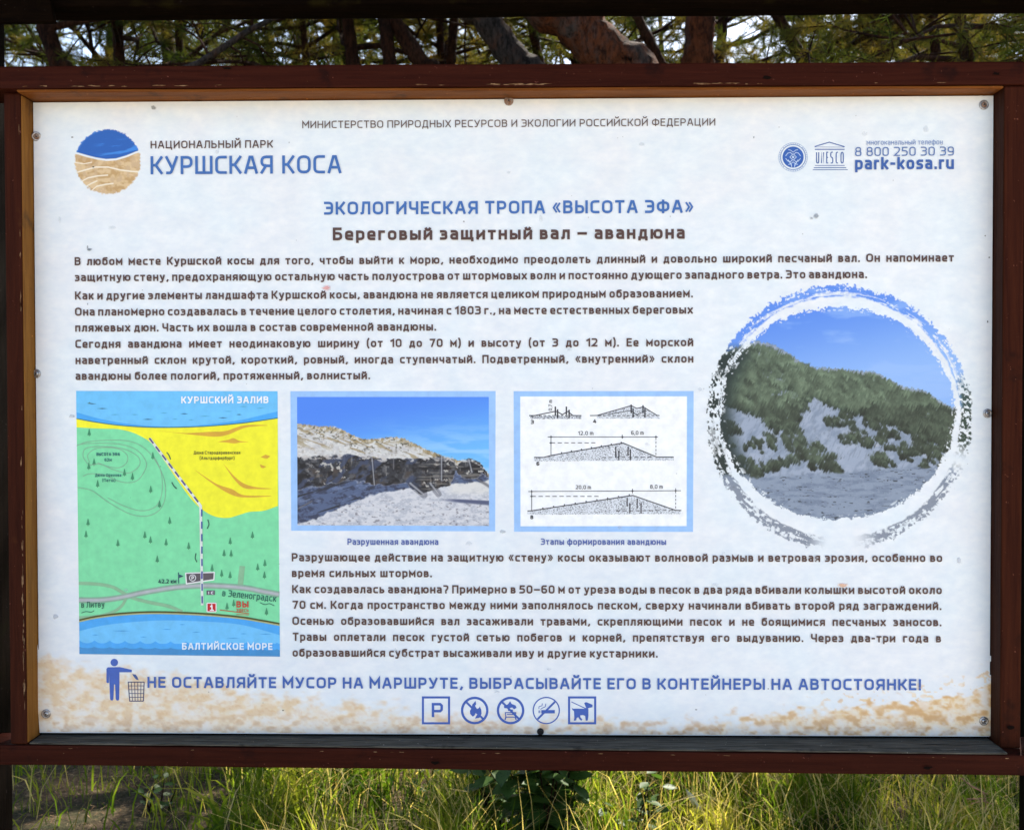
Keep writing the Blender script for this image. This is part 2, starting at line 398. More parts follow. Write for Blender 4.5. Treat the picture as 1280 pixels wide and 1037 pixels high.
# ---- stroke typeface: every letter is a set of pen strokes; width in cap heights; '@r' rounds a corner
R2 = '@.27'
GL = {
 'А': (.66, '0,0 .40,1 .60,1 1,0|.17,.30 .83,.30'), 'Б': (.56, '.92,1 0,1 0,0 1,0@.22 1,.56@.22 0,.56'),
 'В': (.58, '0,.54 .95,.54@.2 .95,1@.2 0,1 0,0 1,0@.22 1,.54@.22 .1,.54'), 'Г': (.48, '0,0 0,1 1,1'),
 'Д': (.68, '0,-.22 0,.0 1,.0 1,-.22|.13,.02 .28,1 .86,1 .86,.02'), 'Е': (.50, '1,0 0,0 0,1 1,1|0,.52 .9,.52'),
 'Ж': (.92, '.5,0 .5,1|0,1 .22,.52 0,0|1,1 .78,.52 1,0|.22,.52 .78,.52'), 'З': (.54, '0,1 1,1@.2 1,.54@.2 .3,.54|.3,.54 1,.54@.2 1,0@.2 0,0'),
 'И': (.63, '0,1 0,0|1,1 1,0|0,.10 1,.90'), 'Й': (.63, '0,1 0,0|1,1 1,0|0,.10 1,.90|.2,1.36 .3,1.22@.1 .7,1.22@.1 .8,1.36'),
 'К': (.58, '0,0 0,1|0,.5 .42,.5|1,1 .42,.5 1,0'), 'Л': (.60, '-.02,0 .14,.02@.1 .24,1 1,1 1,0'), 'М': (.76, '0,0 0,1 .5,.36 1,1 1,0'),
 'Н': (.61, '0,0 0,1|1,0 1,1|0,.52 1,.52'), 'О': (.66, f'0,0{R2} 0,1{R2} 1,1{R2} 1,0{R2} z'), 'П': (.61, '0,0 0,1 1,1 1,0'),
 'Р': (.57, '0,0 0,1 1,1@.24 1,.40@.24 0,.40'), 'С': (.55, f'1,1 0,1{R2} 0,0{R2} 1,0'), 'Т': (.57, '0,1 1,1|.5,0 .5,1'),
 'У': (.61, '0,1 .5,.36|1,1 .42,0@.1 .08,0'), 'Ф': (.80, '.5,-.03 .5,1.03|0,.86@.25 1,.86@.25 1,.14@.25 0,.14@.25 z'), 'Х': (.61, '0,0 1,1|0,1 1,0'),
 'Ц': (.68, '0,1 0,0 1,0 1,-.22|.86,0 .86,1'), 'Ч': (.57, '0,1 0,.40@.2 1,.40|1,1 1,0'), 'Ш': (.86, '0,1 0,0 1,0 1,1|.5,1 .5,0'),
 'Щ': (.92, '0,1 0,0 1,0 1,-.22|.45,1 .45,0|.90,1 .90,0'), 'Ъ': (.66, '0,1 .24,1 .24,0 1,0@.2 1,.55@.2 .24,.55'), 'Ы': (.80, '0,1 0,0 .64,0@.2 .64,.56@.2 0,.56|1,0 1,1'),
 'Ь': (.55, '0,1 0,0 1,0@.22 1,.56@.22 0,.56'), 'Э': (.56, f'0,1 1,1{R2} 1,0{R2} 0,0|.3,.52 1,.52'), 'Ю': (.90, '0,0 0,1|0,.52 .32,.52|.32,0@.25 .32,1@.25 1,1@.25 1,0@.25 z'),
 'Я': (.59, '1,0 1,1 0,1@.23 0,.42@.23 1,.42|.42,.42 0,0'),
 '0': (.57, '0,0@.25 0,1@.25 1,1@.25 1,0@.25 z'), '1': (.34, '0,.80 1,1 1,0'), '2': (.55, '0,1 1,1@.24 1,.56@.2 0,0 1,0'), '3': (.54, '0,1 1,1@.2 1,.54@.2 .3,.54|.3,.54 1,.54@.2 1,0@.2 0,0'),
 '4': (.60, '1,.24 0,.24 .62,1|.76,.62 .76,0'), '5': (.54, '.95,1 .08,1 .04,.58 1,.58@.22 1,0@.22 0,0'), '6': (.56, '.9,1 0,1@.27 0,0@.22 1,0@.22 1,.58@.22 0,.58'),
 '7': (.53, '0,1 1,1 .35,0'), '8': (.57, '.06,.54@.18 .06,1@.18 .94,1@.18 .94,.54@.18 z|0,0@.2 0,.54@.2 1,.54@.2 1,0@.2 z'), '9': (.56, '.1,0 1,0@.27 1,1@.22 0,1@.22 0,.42@.22 1,.42'),
 '.': (.0, '0,-.0 0,.02'), ',': (.06, '1,.02 0,-.14'), '!': (.0, '0,1 0,.3|0,.0 0,.02'), '?': (.48, '0,1 1,1@.2 1,.6@.18 .5,.28|.5,.0 .5,.02'),
 '«': (.50, '.45,.82 0,.44 .45,.06|1,.82 .55,.44 1,.06'), '»': (.50, '0,.82 .45,.44 0,.06|.55,.82 1,.44 .55,.06'), '–': (.56, '0,.44 1,.44'), '-': (.28, '0,.44 1,.44'),
 '(': (.20, '1,1.15 0,.85@.2 0,.1@.2 1,-.2'), ')': (.20, '0,1.15 1,.85@.2 1,.1@.2 0,-.2'),
 'P': (.57, '0,0 0,1 1,1@.24 1,.40@.24 0,.40'), 'U': (.58, '0,1 0,0@.2 1,0@.2 1,1'), 'N': (.6, '0,0 0,1 1,0 1,1'), 'E': (.5, '1,0 0,0 0,1 1,1|0,.52 .9,.52'),
 'S': (.54, '1,1 0,1@.2 0,.54@.2 1,.5@.2 1,0@.2 0,0'), 'C': (.55, f'1,1 0,1{R2} 0,0{R2} 1,0'), 'O': (.66, f'0,0{R2} 0,1{R2} 1,1{R2} 1,0{R2} z'),
}
LO = {  # small letters in x heights (v) and cap heights (width)
 'а': (.46, '.08,1 1,1@.2 1,0|1,.56 0,.56@.14 0,0@.14 1,0'), 'б': (.51, '0,.2 0,1.35@.3 .95,1.38|0,0@.2 0,1@.2 1,1@.2 1,0@.2 z'),
 'е': (.48, '.95,0 0,0@.22 0,1@.22 1,1@.22 1,.46 0,.46'), 'р': (.50, '0,-.38 0,1|0,1 1,1@.2 1,0@.2 0,0'), 'у': (.48, '0,1 .5,.10|1,1 .42,-.38@.1 .02,-.38'),
 'ф': (.72, '.5,-.38 .5,1.36|0,1@.2 1,1@.2 1,0@.2 0,0@.2 z'), 'в': (.46, '0,.53 .9,.53@.1 .9,1@.14 0,1 0,0 1,0@.14 1,.53@.14 .1,.53'),
 'k': (.46, '0,0 0,1.38|0,.5 .4,.5|1,1 .4,.5 1,0'), 'r': (.30, '0,0 0,1|0,.75 .2,1@.1 1,1'), 's': (.43, '1,1 0,1@.16 0,.52@.14 1,.50@.14 1,0@.16 0,0'),
 'u': (.50, '0,1 0,0@.2 1,0|1,1 1,0'), 'i': (.0, '0,0 0,1|0,1.34 0,1.38'), 'm': (.76, '0,0 0,1|0,1 1,1@.2 1,0|.5,1 .5,0'),
 'з': (.43, '0,1 .95,1@.14 .95,.54@.12 .3,.54|.3,.54 1,.54@.12 1,0@.14 0,0'),
}
LO.update({'p': LO['р'], 'a': LO['а'], 'o': None})
WLO = {'ж': .76, 'ю': .74, 'м': .62, 'ш': .72, 'щ': .78, 'ы': .66, 'д': .56, 'л': .49, 'т': .46, 'г': .38, 'н': .49, 'п': .49, 'и': .51, 'й': .51, 'ч': .46, 'о': .51, 'o': .51, 'c': .44, 'с': .44, 'ь': .45, 'ъ': .53, 'э': .46, 'я': .48, 'к': .46, 'ц': .55, 'х': .49}
XH = .76
def glyph(ch, wt):
    """advance width (without bearing), strokes in cap-height units"""
    if ch in LO and LO[ch]: w_, st = LO[ch]; h = XH; rs = 1.0
    elif ch in GL: w_, st = GL[ch]; h = 1.0; rs = 1.0
    else:
        up = 'О' if ch == 'o' else ch.upper(); w_, st = GL[up]; h = XH; rs = .85; w_ = WLO.get(ch, w_ * .82)
    W = w_ * .93 + wt * .55 if w_ > .1 else w_ + wt
    out = []
    for s in st.split('|'):
        tok = s.split(); closed = tok[-1] == 'z'
        if closed: tok = tok[:-1]
        q = []
        for t in tok:
            r = 0.0
            if '@' in t: t, r = t.split('@'); r = float(r) * rs
            a, b = map(float, t.split(','))
            q.append((wt / 2 + a * (W - wt), wt / 2 + b * (h - wt), r))
        n = len(q); res = []
        for i, (x, y, r) in enumerate(q):
            if r == 0 or (not closed and i in (0, n - 1)): res.append((x, y)); continue
            a = np.array(q[(i - 1) % n][:2]); b = np.array(q[(i + 1) % n][:2]); c = np.array((x, y))
            la, lb = np.hypot(*(a - c)), np.hypot(*(b - c)); rr = min(r, la * .495, lb * .495)
            A = c + (a - c) / la * rr; B = c + (b - c) / lb * rr
            for k in range(5):
                t = k / 4; kk = .9
                res.append(tuple((1 - t) ** 2 * A + 2 * t * (1 - t) * c + t * t * B))
        out.append((res, closed))
    return W, out

def text(pr, s, x0, y0, x1, cap, wt, rgb, lay=12, bearing=.145, ang=0.0, sx=None, y1=None):
    """letters of height cap px, from x0 to x1 on the base line at y0 (photo px)"""
    ax, az = P1(x0, y0); bx, _ = P1(x1, y0); total = bx - ax; S_ = cap * .001336
    words = s.split(' ')
    def wwid(wd): return sum(glyph(c, wt)[0] for c in wd) + bearing * (len(wd) - 1)
    Wd = sum(wwid(q) for q in words)
    if sx is None:
        k = total / (S_ * (Wd + .46 * (len(words) - 1))); sp = .46
    else:
        k = sx; sp = (total / (S_ * k) - Wd) / max(1, len(words) - 1)
        if sp < .24: sp = .24; k = total / (S_ * (Wd + sp * (len(words) - 1)))
    x = 0.0; ca, sa = math.cos(ang), math.sin(ang); j = 0
    for wd in words:
        for c in wd:
            W, st = glyph(c, wt)
            for t, (pts, closed) in enumerate(st):
                wf = .72 if c in '«»' else 1.0
                q = [(ax + (x + px) * S_ * k * ca - py * S_ * sa, az + (x + px) * S_ * k * sa + py * S_ * ca) for px, py in pts]
                pr.strip(q, wt * wf * S_ * (.8 + .2 * k), rgb, lay + t * .8, closed, caps=True)
            x += W + bearing
        x += sp - bearing
    return k

# ---- lettering of the board
def lettering(name, rows):
    for r in rows:
        pr = Print(); text(pr, *r[0], **r[1]); pr.build(name)
lettering('ministry_lettering', [(('МИНИСТЕРСТВО ПРИРОДНЫХ РЕСУРСОВ И ЭКОЛОГИИ РОССИЙСКОЙ ФЕДЕРАЦИИ', 378, 160.8, 894, 9.0, .125, (98, 78, 72)), {})])
lettering('park_name_lettering', [(('НАЦИОНАЛЬНЫЙ ПАРК', 188.5, 186, 341.5, 9.4, .15, BROWN), {}),
                                  (('КУРШСКАЯ КОСА', 188.5, 218.3, 427, 22.5, .145, (66, 112, 182)), dict(bearing=.12))])
lettering('heading_lettering', [(('ЭКОЛОГИЧЕСКАЯ ТРОПА «ВЫСОТА ЭФА»', 405, 268.6, 867, 16.0, .18, (66, 112, 182)), {})])
lettering('subheading_lettering', [(('Береговый защитный вал – авандюна', 416, 300.6, 856, 15.8, .195, BROWN), dict(bearing=.15))])
lettering('contact_lettering', [(('многоканальный телефон', 1083, 181.6, 1178, 6.2, .11, (120, 145, 195)), {}),
                                (('8 800 250 30 39', 1068.5, 195.6, 1192, 11.0, .115, (84, 116, 176)), {}),
                                (('park-kosa.ru', 1068.5, 212.4, 1192, 15.6, .19, (62, 98, 170)), {})])
B_ = dict(bearing=.135)
BW, BC = .185, 10.2
def para(name, rows, sx):
    for s, x0, y0, x1 in rows:
        pr = Print(); text(pr, s, x0, y0, x1, BC, BW, BROWN, sx=sx, **B_); pr.build(name)
SX = 1.19
para('text_line', [
 ('В любом месте Куршской косы для того, чтобы выйти к морю, необходимо преодолеть длинный и довольно широкий песчаный вал. Он напоминает', 93.6, 331.8, 1192),
 ('защитную стену, предохраняющую остальную часть полуострова от штормовых волн и постоянно дующего западного ветра. Это авандюна.', 94, 351.7, 1083.5)], SX)
para('text_line', [
 ('Как и другие элементы ландшафта Куршской косы, авандюна не является целиком природным образованием.', 94, 374.6, 866),
 ('Она планомерно создавалась в течение целого столетия, начиная с 1803 г., на месте естественных береговых', 94, 394.7, 866),
 ('пляжевых дюн. Часть их вошла в состав современной авандюны.', 94.3, 414.6, 545.3),
 ('Сегодня авандюна имеет неодинаковую ширину (от 10 до 70 м) и высоту (от 3 до 12 м). Ее морской', 94.5, 434.9, 866.5),
 ('наветренный склон крутой, короткий, ровный, иногда ступенчатый. Подветренный, «внутренний» склон', 94.7, 455.1, 866.7),
 ('авандюны более пологий, протяженный, волнистый.', 94.8, 474.8, 462.8)], SX)
para('text_line', [
 ('Разрушающее действие на защитную «стену» косы оказывают волновой размыв и ветровая эрозия, особенно во', 364.8, 701.0, 1177.5),
 ('время сильных штормов.', 365, 720.7, 540),
 ('Как создавалась авандюна? Примерно в 50–60 м от уреза воды в песок в два ряда вбивали колышки высотой около', 365.2, 740.7, 1177),
 ('70 см. Когда пространство между ними заполнялось песком, сверху начинали вбивать второй ряд заграждений.', 365.8, 760.3, 1176.5),
 ('Осенью образовавшийся вал засаживали травами, скрепляющими песок и не боящимися песчаных заносов.', 365.5, 780.3, 1176.5),
 ('Травы оплетали песок густой сетью побегов и корней, препятствуя его выдуванию. Через два-три года в', 366, 800.2, 1176),
 ('образовавшийся субстрат высаживали иву и другие кустарники.', 365.8, 819.9, 822)], SX)
lettering('caption_lettering', [(('Разрушенная авандюна', 434.5, 680.5, 548, 7.9, .17, (84, 104, 172)), {})])
lettering('caption_lettering', [(('Этапы формирования авандюны', 676, 680.5, 832.5, 7.9, .17, (84, 104, 172)), {})])
lettering('slogan_lettering', [(('НЕ ОСТАВЛЯЙТЕ МУСОР НА МАРШРУТЕ, ВЫБРАСЫВАЙТЕ ЕГО В КОНТЕЙНЕРЫ НА АВТОСТОЯНКЕ!', 184.5, 858.8, 1151, 13.8, .18, (60, 100, 178)), {})])

# ------------------------------------------------------------------ the map
pr = Print()
def edge(y, a=0): return 95 + (y - 488) * .0165
C_w1, C_w2, C_w3 = (112, 200, 252), (70, 172, 245), (60, 146, 208)
C_gr, C_ye = (128, 226, 168), (252, 246, 42)
pr.poly([(95.3, 488.4), (347, 488.8), (350, 820.2), (99.5, 817.0)], C_gr, 1)
# lagoon
shore = smooth_curve([(95.6, 523), (120, 527.5), (150, 531.5), (185, 533.8), (220, 534), (260, 532.5), (300, 529), (330, 525), (347.3, 522.3)])
pr.poly([(95.3, 488.4), (347, 488.8)] + shore[::-1], C_w2, 2)
sh2 = smooth_curve([(95.5, 515), (120, 522), (150, 528), (185, 532), (225, 533), (262, 530), (300, 525), (330, 518), (347.2, 514)])
pr.poly([(95.3, 488.4), (347, 488.8)] + sh2[::-1], C_w1, 3)
# yellow dune
dune = smooth_curve([(347.6, 632), (330, 638), (312, 639.5), (300, 643), (285, 647), (268, 645), (252, 636), (238, 622), (222, 600), (205, 575), (192, 556), (172, 543), (150, 536.5), (125, 535.5), (95.8, 534)])
pr.poly(shore + dune, C_ye, 2.5)
pr.line(shore, 1.1, (50, 110, 110), 4)
BR = (222, 172, 52)
pr.poly(smooth_curve([(197, 538), (230, 541), (262, 539.5), (282, 538.5), (305, 531.5), (335, 531.5), (308, 534), (285, 543), (268, 545.5), (235, 542.5), (197, 538)]), BR, 4)
pr.poly(smooth_curve([(272, 552), (285, 549.5), (292, 547.5), (300, 551), (311, 552), (300, 552.8), (293, 554), (283, 552.8), (272, 552)], 4), BR, 4)
pr.poly(smooth_curve([(279, 579), (293, 595), (305, 604), (320, 608.5), (340, 610.5), (322, 611), (305, 609.5), (293, 599), (279, 579)]), BR, 4)
pr.poly(smooth_curve([(242, 586), (270, 604), (290, 611), (305, 618.5), (340, 619.5), (310, 621.5), (292, 619), (270, 607), (242, 586)]), BR, 4)
pr.poly([(326, 571), (332, 568), (338, 570), (334, 573), (330, 572.5)], BR, 4); pr.poly([(325, 580), (330, 582), (333, 583), (329, 585), (326, 584)], BR, 4)
# water ripples
for x, y, w_ in ((110, 504.5, 11), (121, 510.5, 14), (178, 524, 14), (225, 517, 11), (272, 522, 13), (295, 518, 8)):
    pr.poly([(x, y), (x + w_ * .5, y - .7), (x + w_, y), (x + w_ * .5, y + .6)], (38, 92, 140), 5)
for x, y, w_ in ((138, 518, 12), (163, 518, 11), (200, 516, 10), (280, 514, 11), (250, 520, 13), (298, 508, 12), (320, 510, 12), (215, 523.5, 8), (235, 524.5, 8)):
    pr.poly([(x, y), (x + w_ * .5, y - .6), (x + w_, y), (x + w_ * .5, y + .6)], (84, 170, 215), 5)
pr.poly([(109, 504), (111, 503.2), (112.5, 502.2), (113.2, 503.4), (116, 503.9), (112, 504.4)], (80, 130, 150), 5.4)
# contours of the dune hill
CT = (140, 178, 152)
for c_ in ([(96, 557), (110, 552), (135, 550), (160, 551), (178, 558), (192, 572), (203, 592), (207, 610), (205, 628), (196, 640), (180, 645), (160, 641), (135, 627), (115, 613), (97, 609)],
           [(96.5, 556), (112, 554), (150, 555), (172, 563), (183, 578), (180, 590), (172, 600), (160, 603), (145, 600), (130, 593), (112, 592), (104, 595)],
           [(110, 580), (104, 570), (108, 560), (130, 558), (155, 561), (172, 570), (175, 580), (168, 588), (158, 591), (140, 586), (126, 580), (112, 581)],
           [(112, 578), (110, 568), (122, 560), (145, 560), (158, 567), (159, 577), (150, 584), (136, 583), (122, 578)],
           [(190, 566), (200, 585), (203, 605), (201, 622), (193, 634), (176, 638), (155, 632), (135, 622)]):
    pr.line(smooth_curve(c_), .75, CT, 4.2)
# roads
RG = (140, 190, 150)
pr.line(smooth_curve([(98.6, 728.5), (120, 729.5), (140, 733), (155, 741), (168, 747.5), (190, 753), (210, 757), (228, 764)]), 4.2, RG, 4.4)
pr.line(smooth_curve([(99, 771.5), (120, 770), (140, 765), (152, 757), (158, 747)]), 3.6, RG, 4.5)
pr.line(smooth_curve([(303, 707), (302, 715), (300.5, 732)]), 7, RG, 4.3)
road = smooth_curve([(98.8, 749.6), (125, 749.5), (150, 746.5), (175, 741), (200, 736.5), (225, 733), (255, 731.5), (285, 732.5), (310, 735), (330, 739), (349, 742.5)])
pr.line(road, 7.4, (142, 176, 156), 4.7); pr.line(road, 3.2, (182, 186, 190), 5.0)
# trees of the map
for x, y in ((111.5, 540), (111, 582), (117.5, 577), (155.5, 590), (165.5, 595), (122, 604), (188.3, 611), (199.3, 629.5), (191, 569), (110, 652), (107.5, 667), (147.3, 678), (181, 668), (188, 674), (207.5, 677),
             (212, 650), (235.7, 681.5), (196.5, 698), (280, 690.5), (287.7, 675.5), (315.5, 668), (288.8, 691), (265, 709), (277, 716), (287.5, 718), (322, 708), (331, 703), (330.5, 718), (283.7, 757), (292, 753), (333, 763.5)):
    pr.poly([(x, y - 4.3), (x + .5, y - 4.3), (x + 2.4, y + 3.6), (x - 2.0, y + 3.6)], (62, 146, 104), 6)
    pr.line([(x + .2, y + 3), (x + .2, y + 5)], .7, (52, 112, 84), 6)
# sea
beach = smooth_curve([(99.2, 774.5), (120, 770), (150, 766.3), (185, 764.4), (220, 764.8), (260, 766.8), (300, 770.5), (325, 774.5), (349.6, 779)])
pr.line([(x, y + 1.6) for x, y in beach], 2.2, (176, 178, 122), 6.4); pr.line(beach, 2.0, (70, 72, 22), 6.8)
pr.poly([(x, y + 2.2) for x, y in beach] + [(350, 820.1), (99.5, 816.9)], C_w2, 4.8)
pr.poly(smooth_curve([(99.4, 788), (130, 781), (165, 777), (205, 774.8), (250, 776), (300, 780), (349.7, 793)]) + [(349.9, 804), (99.5, 804)], C_w1, 5.2)
def waves(y0, amp, x0, x1, per, n=8):
    out = []; k = 0; x = x0
    while x < x1:
        for j in range(n):
            t = j / n; xx = x + per * t
            if xx > x1: break
            out.append((xx, y0 + (xx - 99) * .012 - amp * (abs(2 * t - 1) ** 2.2)))
        x += per
    return out + [(x1, y0 + 3)]
pr.poly(waves(803.2, 3.6, 99.4, 349.8, 19) + [(350, 820.0), (99.5, 816.8)], C_w2, 6.2)
pr.poly(waves(809.3, 1.6, 99.4, 349.8, 19) + [(350, 820.0), (99.5, 816.8)], C_w3, 7.0)
for x, y, w_ in ((140, 788, 24), (203, 786, 12), (115, 793, 9), (175, 795.5, 9), (240, 789.5, 11), (283, 797, 17), (300, 791.5, 9), (324, 792, 16), (224, 780, 8)):
    pr.poly([(x, y), (x + w_ * .5, y - .6), (x + w_, y), (x + w_ * .5, y + .6)], (66, 158, 228), 7.2)
# trail
pr.line([(187, 547.5), (251, 632), (253, 756)], 3.4, (226, 232, 226), 8)
def dashes(a, b, n, duty, w_, rgb, lay):
    a = np.array(a, float); b = np.array(b, float)
    for k in range(n): pr.line([a + (b - a) * (k / n), a + (b - a) * ((k + duty) / n)], w_, rgb, lay)
dashes((187, 547.5), (251, 631), 8, .62, 2.2, (92, 84, 132), 8.5); dashes((252.3, 636), (253, 760), 8, .58, 2.0, (74, 96, 160), 8.5)
for c_ in ([(208.6, 565), (211.5, 569), (213.5, 574)], [(215, 602.5), (217.5, 607), (221, 610.5)], [(260, 649), (261.3, 655), (259.3, 660.5)], [(245.2, 691), (244.3, 697), (246.3, 702)]):
    pr.line(smooth_curve(c_, 4), 1.3, (40, 92, 78), 8)
# parking, shelter, information sign
pr.poly([(231.5, 715.2), (268.8, 714.2), (268.2, 724.6), (232.6, 730)], (240, 240, 240), 7.6); pr.poly([(233, 716.6), (267.4, 715.6), (266.8, 723.4), (234, 728.2)], (92, 84, 92), 7.8)
pr.disc(241, 721.7, 4.4, 4.4, (225, 225, 228), 9); pr.disc(241, 721.7, 3.4, 3.4, (92, 84, 92), 9.4)
text(pr, 'P', 239.6, 723.8, 243, 4.4, .2, (235, 235, 235), 10)
dashes((252.3, 716), (252.3, 724), 1, .9, 2.2, (110, 100, 170), 9.6)
pr.rect(258.4, 737.5, 268.8, 743, (98, 92, 104), 8); text(pr, 'i С', 260.5, 742, 267, 3.4, .25, (230, 225, 235), 9)
pr.poly([(259.3, 752.6), (270, 752.6), (271, 753.6), (271, 763.6), (270, 764.6), (259.3, 764.6), (258.3, 763.6), (258.3, 753.6)], (246, 240, 240), 9)
pr.rect(259.6, 753.8, 269.8, 763.4, (196, 22, 36), 9.4)
pr.line([(263, 757.3), (265.2, 757.3), (265.2, 762)], 1.5, WHITE, 9.8); pr.line([(262.6, 762), (267.6, 762)], 1.2, WHITE, 10); pr.disc(264.9, 755.4, .9, .9, WHITE, 10)
pr.line([(223.2, 715), (223.6, 728.6)], 1.1, (36, 84, 104), 8); pr.poly([(224, 717.4), (229.6, 719.8), (224, 722)], (36, 84, 104), 8)
pr.line([(275, 761.8), (311.5, 766.4)], 1.0, (190, 84, 54), 8)
pr.line([(296, 767.4), (311.2, 768)], .8, (190, 84, 54), 8)
pr.line(smooth_curve([(102, 765.5), (108, 763.8), (114, 764.6), (118, 762.6)], 4), .9, (50, 110, 90), 8)
pr.line(smooth_curve([(325, 752.5), (331, 755), (337, 754), (343, 756.5)], 4), .9, (50, 110, 90), 8)
themap = pr.build('map_print')
def mtext(t_, x0, y0, x1, cap, wt, rgb, lay=12, ang=0.0):
    pr = Print(); text(pr, t_, x0, y0, x1, cap, wt, rgb, lay, ang=ang); o = pr.build('map_lettering'); o.parent = themap
mtext('КУРШСКИЙ ЗАЛИВ', 226.8, 503.9, 336, 8.6, .20, WHITE, 12)
mtext('БАЛТИЙСКОЕ МОРЕ', 227.8, 811.2, 341, 8.6, .20, (232, 246, 255), 12)
DG = (48, 108, 112)
mtext('ВЫСОТА ЭФА', 120.8, 569.4, 150.3, 3.9, .2, DG); mtext('62м', 131, 576.3, 140, 3.7, .2, DG)
mtext('Дюна Орехова', 119.3, 595.4, 152, 3.8, .17, DG); mtext('(Петш)', 128.2, 601.8, 144.6, 3.8, .16, DG)
mtext('Дюна Стародеревенская', 242.4, 567.5, 300.6, 4.0, .16, (110, 104, 40)); mtext('(Альтдорфербург)', 250, 574.3, 293.4, 4.0, .16, (110, 104, 40))
mtext('42.2 км', 198.2, 728.6, 220.8, 5.2, .2, (30, 84, 84))
mtext('в Литву', 102, 759.0, 131, 7.6, .14, (44, 104, 88), ang=.02); mtext('в Зеленоградск', 278, 744.4, 345.5, 8.4, .13, (36, 104, 92), ang=-.105)
mtext('ВЫ', 295.6, 758.6, 311, 8.0, .2, (206, 60, 46)); mtext('ЗДЕСЬ', 295.6, 764.0, 311, 3.8, .17, (200, 70, 50))

# ------------------------------------------------------------------ dune construction diagram
pr = Print()
pr.poly([(642, 488.8), (867, 488.6), (866.3, 664.4), (642.6, 664.2)], (160, 202, 252), 1)
pr.poly([(650.3, 495.4), (858.7, 495.2), (858.2, 657.2), (650.6, 657.4)], (252, 254, 255), 2)
K = (52, 52, 60); D = 4.94
def q(x, y): return (630 + x / D, 480 + y / D)
def dl(pts, w_=1.0, lay=5): pr.line([q(*p) for p in pts], w_ , K, lay)
def dash(x0, y0, x1, y1, n, w_=.9):
    for k in range(n):
        a, b = k / n, (k + .62) / n; dl([(x0 + (x1 - x0) * a, y0 + (y1 - y0) * a), (x0 + (x1 - x0) * b, y0 + (y1 - y0) * b)], w_)
def stipple(poly, n):
    P_ = np.array(poly, float); x0, y0 = P_.min(0); x1, y1 = P_.max(0); rr = random.Random(5); c = 0
    while c < n:
        x, y = rr.uniform(x0, x1), rr.uniform(y0, y1); ins = False; j = len(P_) - 1
        for i in range(len(P_)):
            if (P_[i][1] > y) != (P_[j][1] > y) and x < (P_[j][0] - P_[i][0]) * (y - P_[i][1]) / (P_[j][1] - P_[i][1]) + P_[i][0]: ins = not ins
            j = i
        if ins:
            a = q(x, y); s_ = rr.uniform(.22, .42); pr.rect(a[0] - s_, a[1] - s_, a[0] + s_, a[1] + s_, (96, 100, 110), 4)
        c += 1
G1 = [(245, 452), (290, 440), (735, 365), (945, 450), (1048, 450), (1048, 470), (185, 475), (185, 456)]
G2 = [(145, 785), (175, 782), (795, 686), (1060, 778), (1092, 780), (1092, 800), (145, 804)]
G3 = [(155, 197), (478, 197), (478, 214), (170, 214)]; G4 = [(575, 193), (785, 133), (820, 150), (860, 140), (945, 193), (965, 212), (575, 212)]
for g_, n_ in ((G1, 1900), (G2, 2100), (G3, 260), (G4, 500)):
    pr.poly([q(*p) for p in g_], (226, 231, 238), 3); stipple(g_, n_)
dl([(185, 452), (245, 452), (290, 440), (735, 363), (945, 450), (1048, 450)], 1.2); dl([(145, 782), (175, 780), (795, 686), (1060, 778), (1095, 779)], 1.2)
dl([(155, 194), (190, 194), (315, 168)], 1.2); dl([(425, 194), (478, 194)], 1.2); dl([(315, 168), (330, 170), (360, 188), (395, 168), (425, 194)], 1.2)
dl([(530, 194), (575, 193), (785, 133), (820, 150), (860, 140), (945, 193), (960, 194)], 1.1); dl([(640, 186), (785, 163), (820, 190), (870, 165)], .9); 
dash(190, 194, 430, 194, 9); dash(580, 194, 940, 194, 12); dash(605, 452, 925, 450, 8); dash(690, 782, 1060, 778, 9); dash(290, 362, 580, 362, 7); dash(170, 692, 600, 692, 10)
dash(938, 330, 938, 446, 5, .8); dash(1060, 660, 1060, 775, 5, .8)
for x, y0, y1 in ((317, 138, 196), (331, 155, 210), (385, 138, 190), (402, 158, 210), (785, 126, 180), (797, 150, 206), (858, 130, 178), (870, 150, 206), (690, 385, 450), (709, 410, 470), (766, 385, 440), (780, 402, 468), (760, 700, 755), (777, 735, 795), (822, 705, 765), (846, 735, 798)):
    dl([(x, y0), (x, y1)], 1.5 if y0 > 200 else 1.7, 6)
dl([(270, 326), (950, 326)], .8); dl([(150, 662), (1092, 657)], .8); dl([(290, 316), (290, 440)], .8); dl([(730, 312), (730, 336)], .8); dl([(938, 316), (938, 338)], .8)
dl([(171, 652), (171, 782)], .8); dl([(793, 645), (793, 675)], .8); dl([(1060, 642), (1060, 668)], .8)
for x, y in ((290, 326), (730, 326), (938, 326), (290, 362), (171, 662), (793, 659), (1060, 657), (171, 692)):
    a = q(x, y); pr.disc(a[0], a[1], 1.15, 1.15, K, 6, 8); pr.line([(a[0] - 2, a[1]), (a[0] + 2, a[1])], .9, K, 6.3)
for (xa, ya, xb, yb, n_) in ((300, 436, 730, 362, 7), (180, 777, 780, 685, 9)):
    for k in range(n_):
        t = (k + .9) / n_; a = q(xa + (xb - xa) * t, ya + (yb - ya) * t - 4); pr.disc(a[0], a[1], .9, .8, K, 6, 7)
diag = pr.build('dune_diagram')
DK = (56, 56, 64)
def dtext(t_, x0, y0, x1, cap, wt, ang=0.0):
    pr = Print(); text(pr, t_, x0, y0, x1, cap, wt, DK, 8, ang=ang); o = pr.build('diagram_lettering'); o.parent = diag
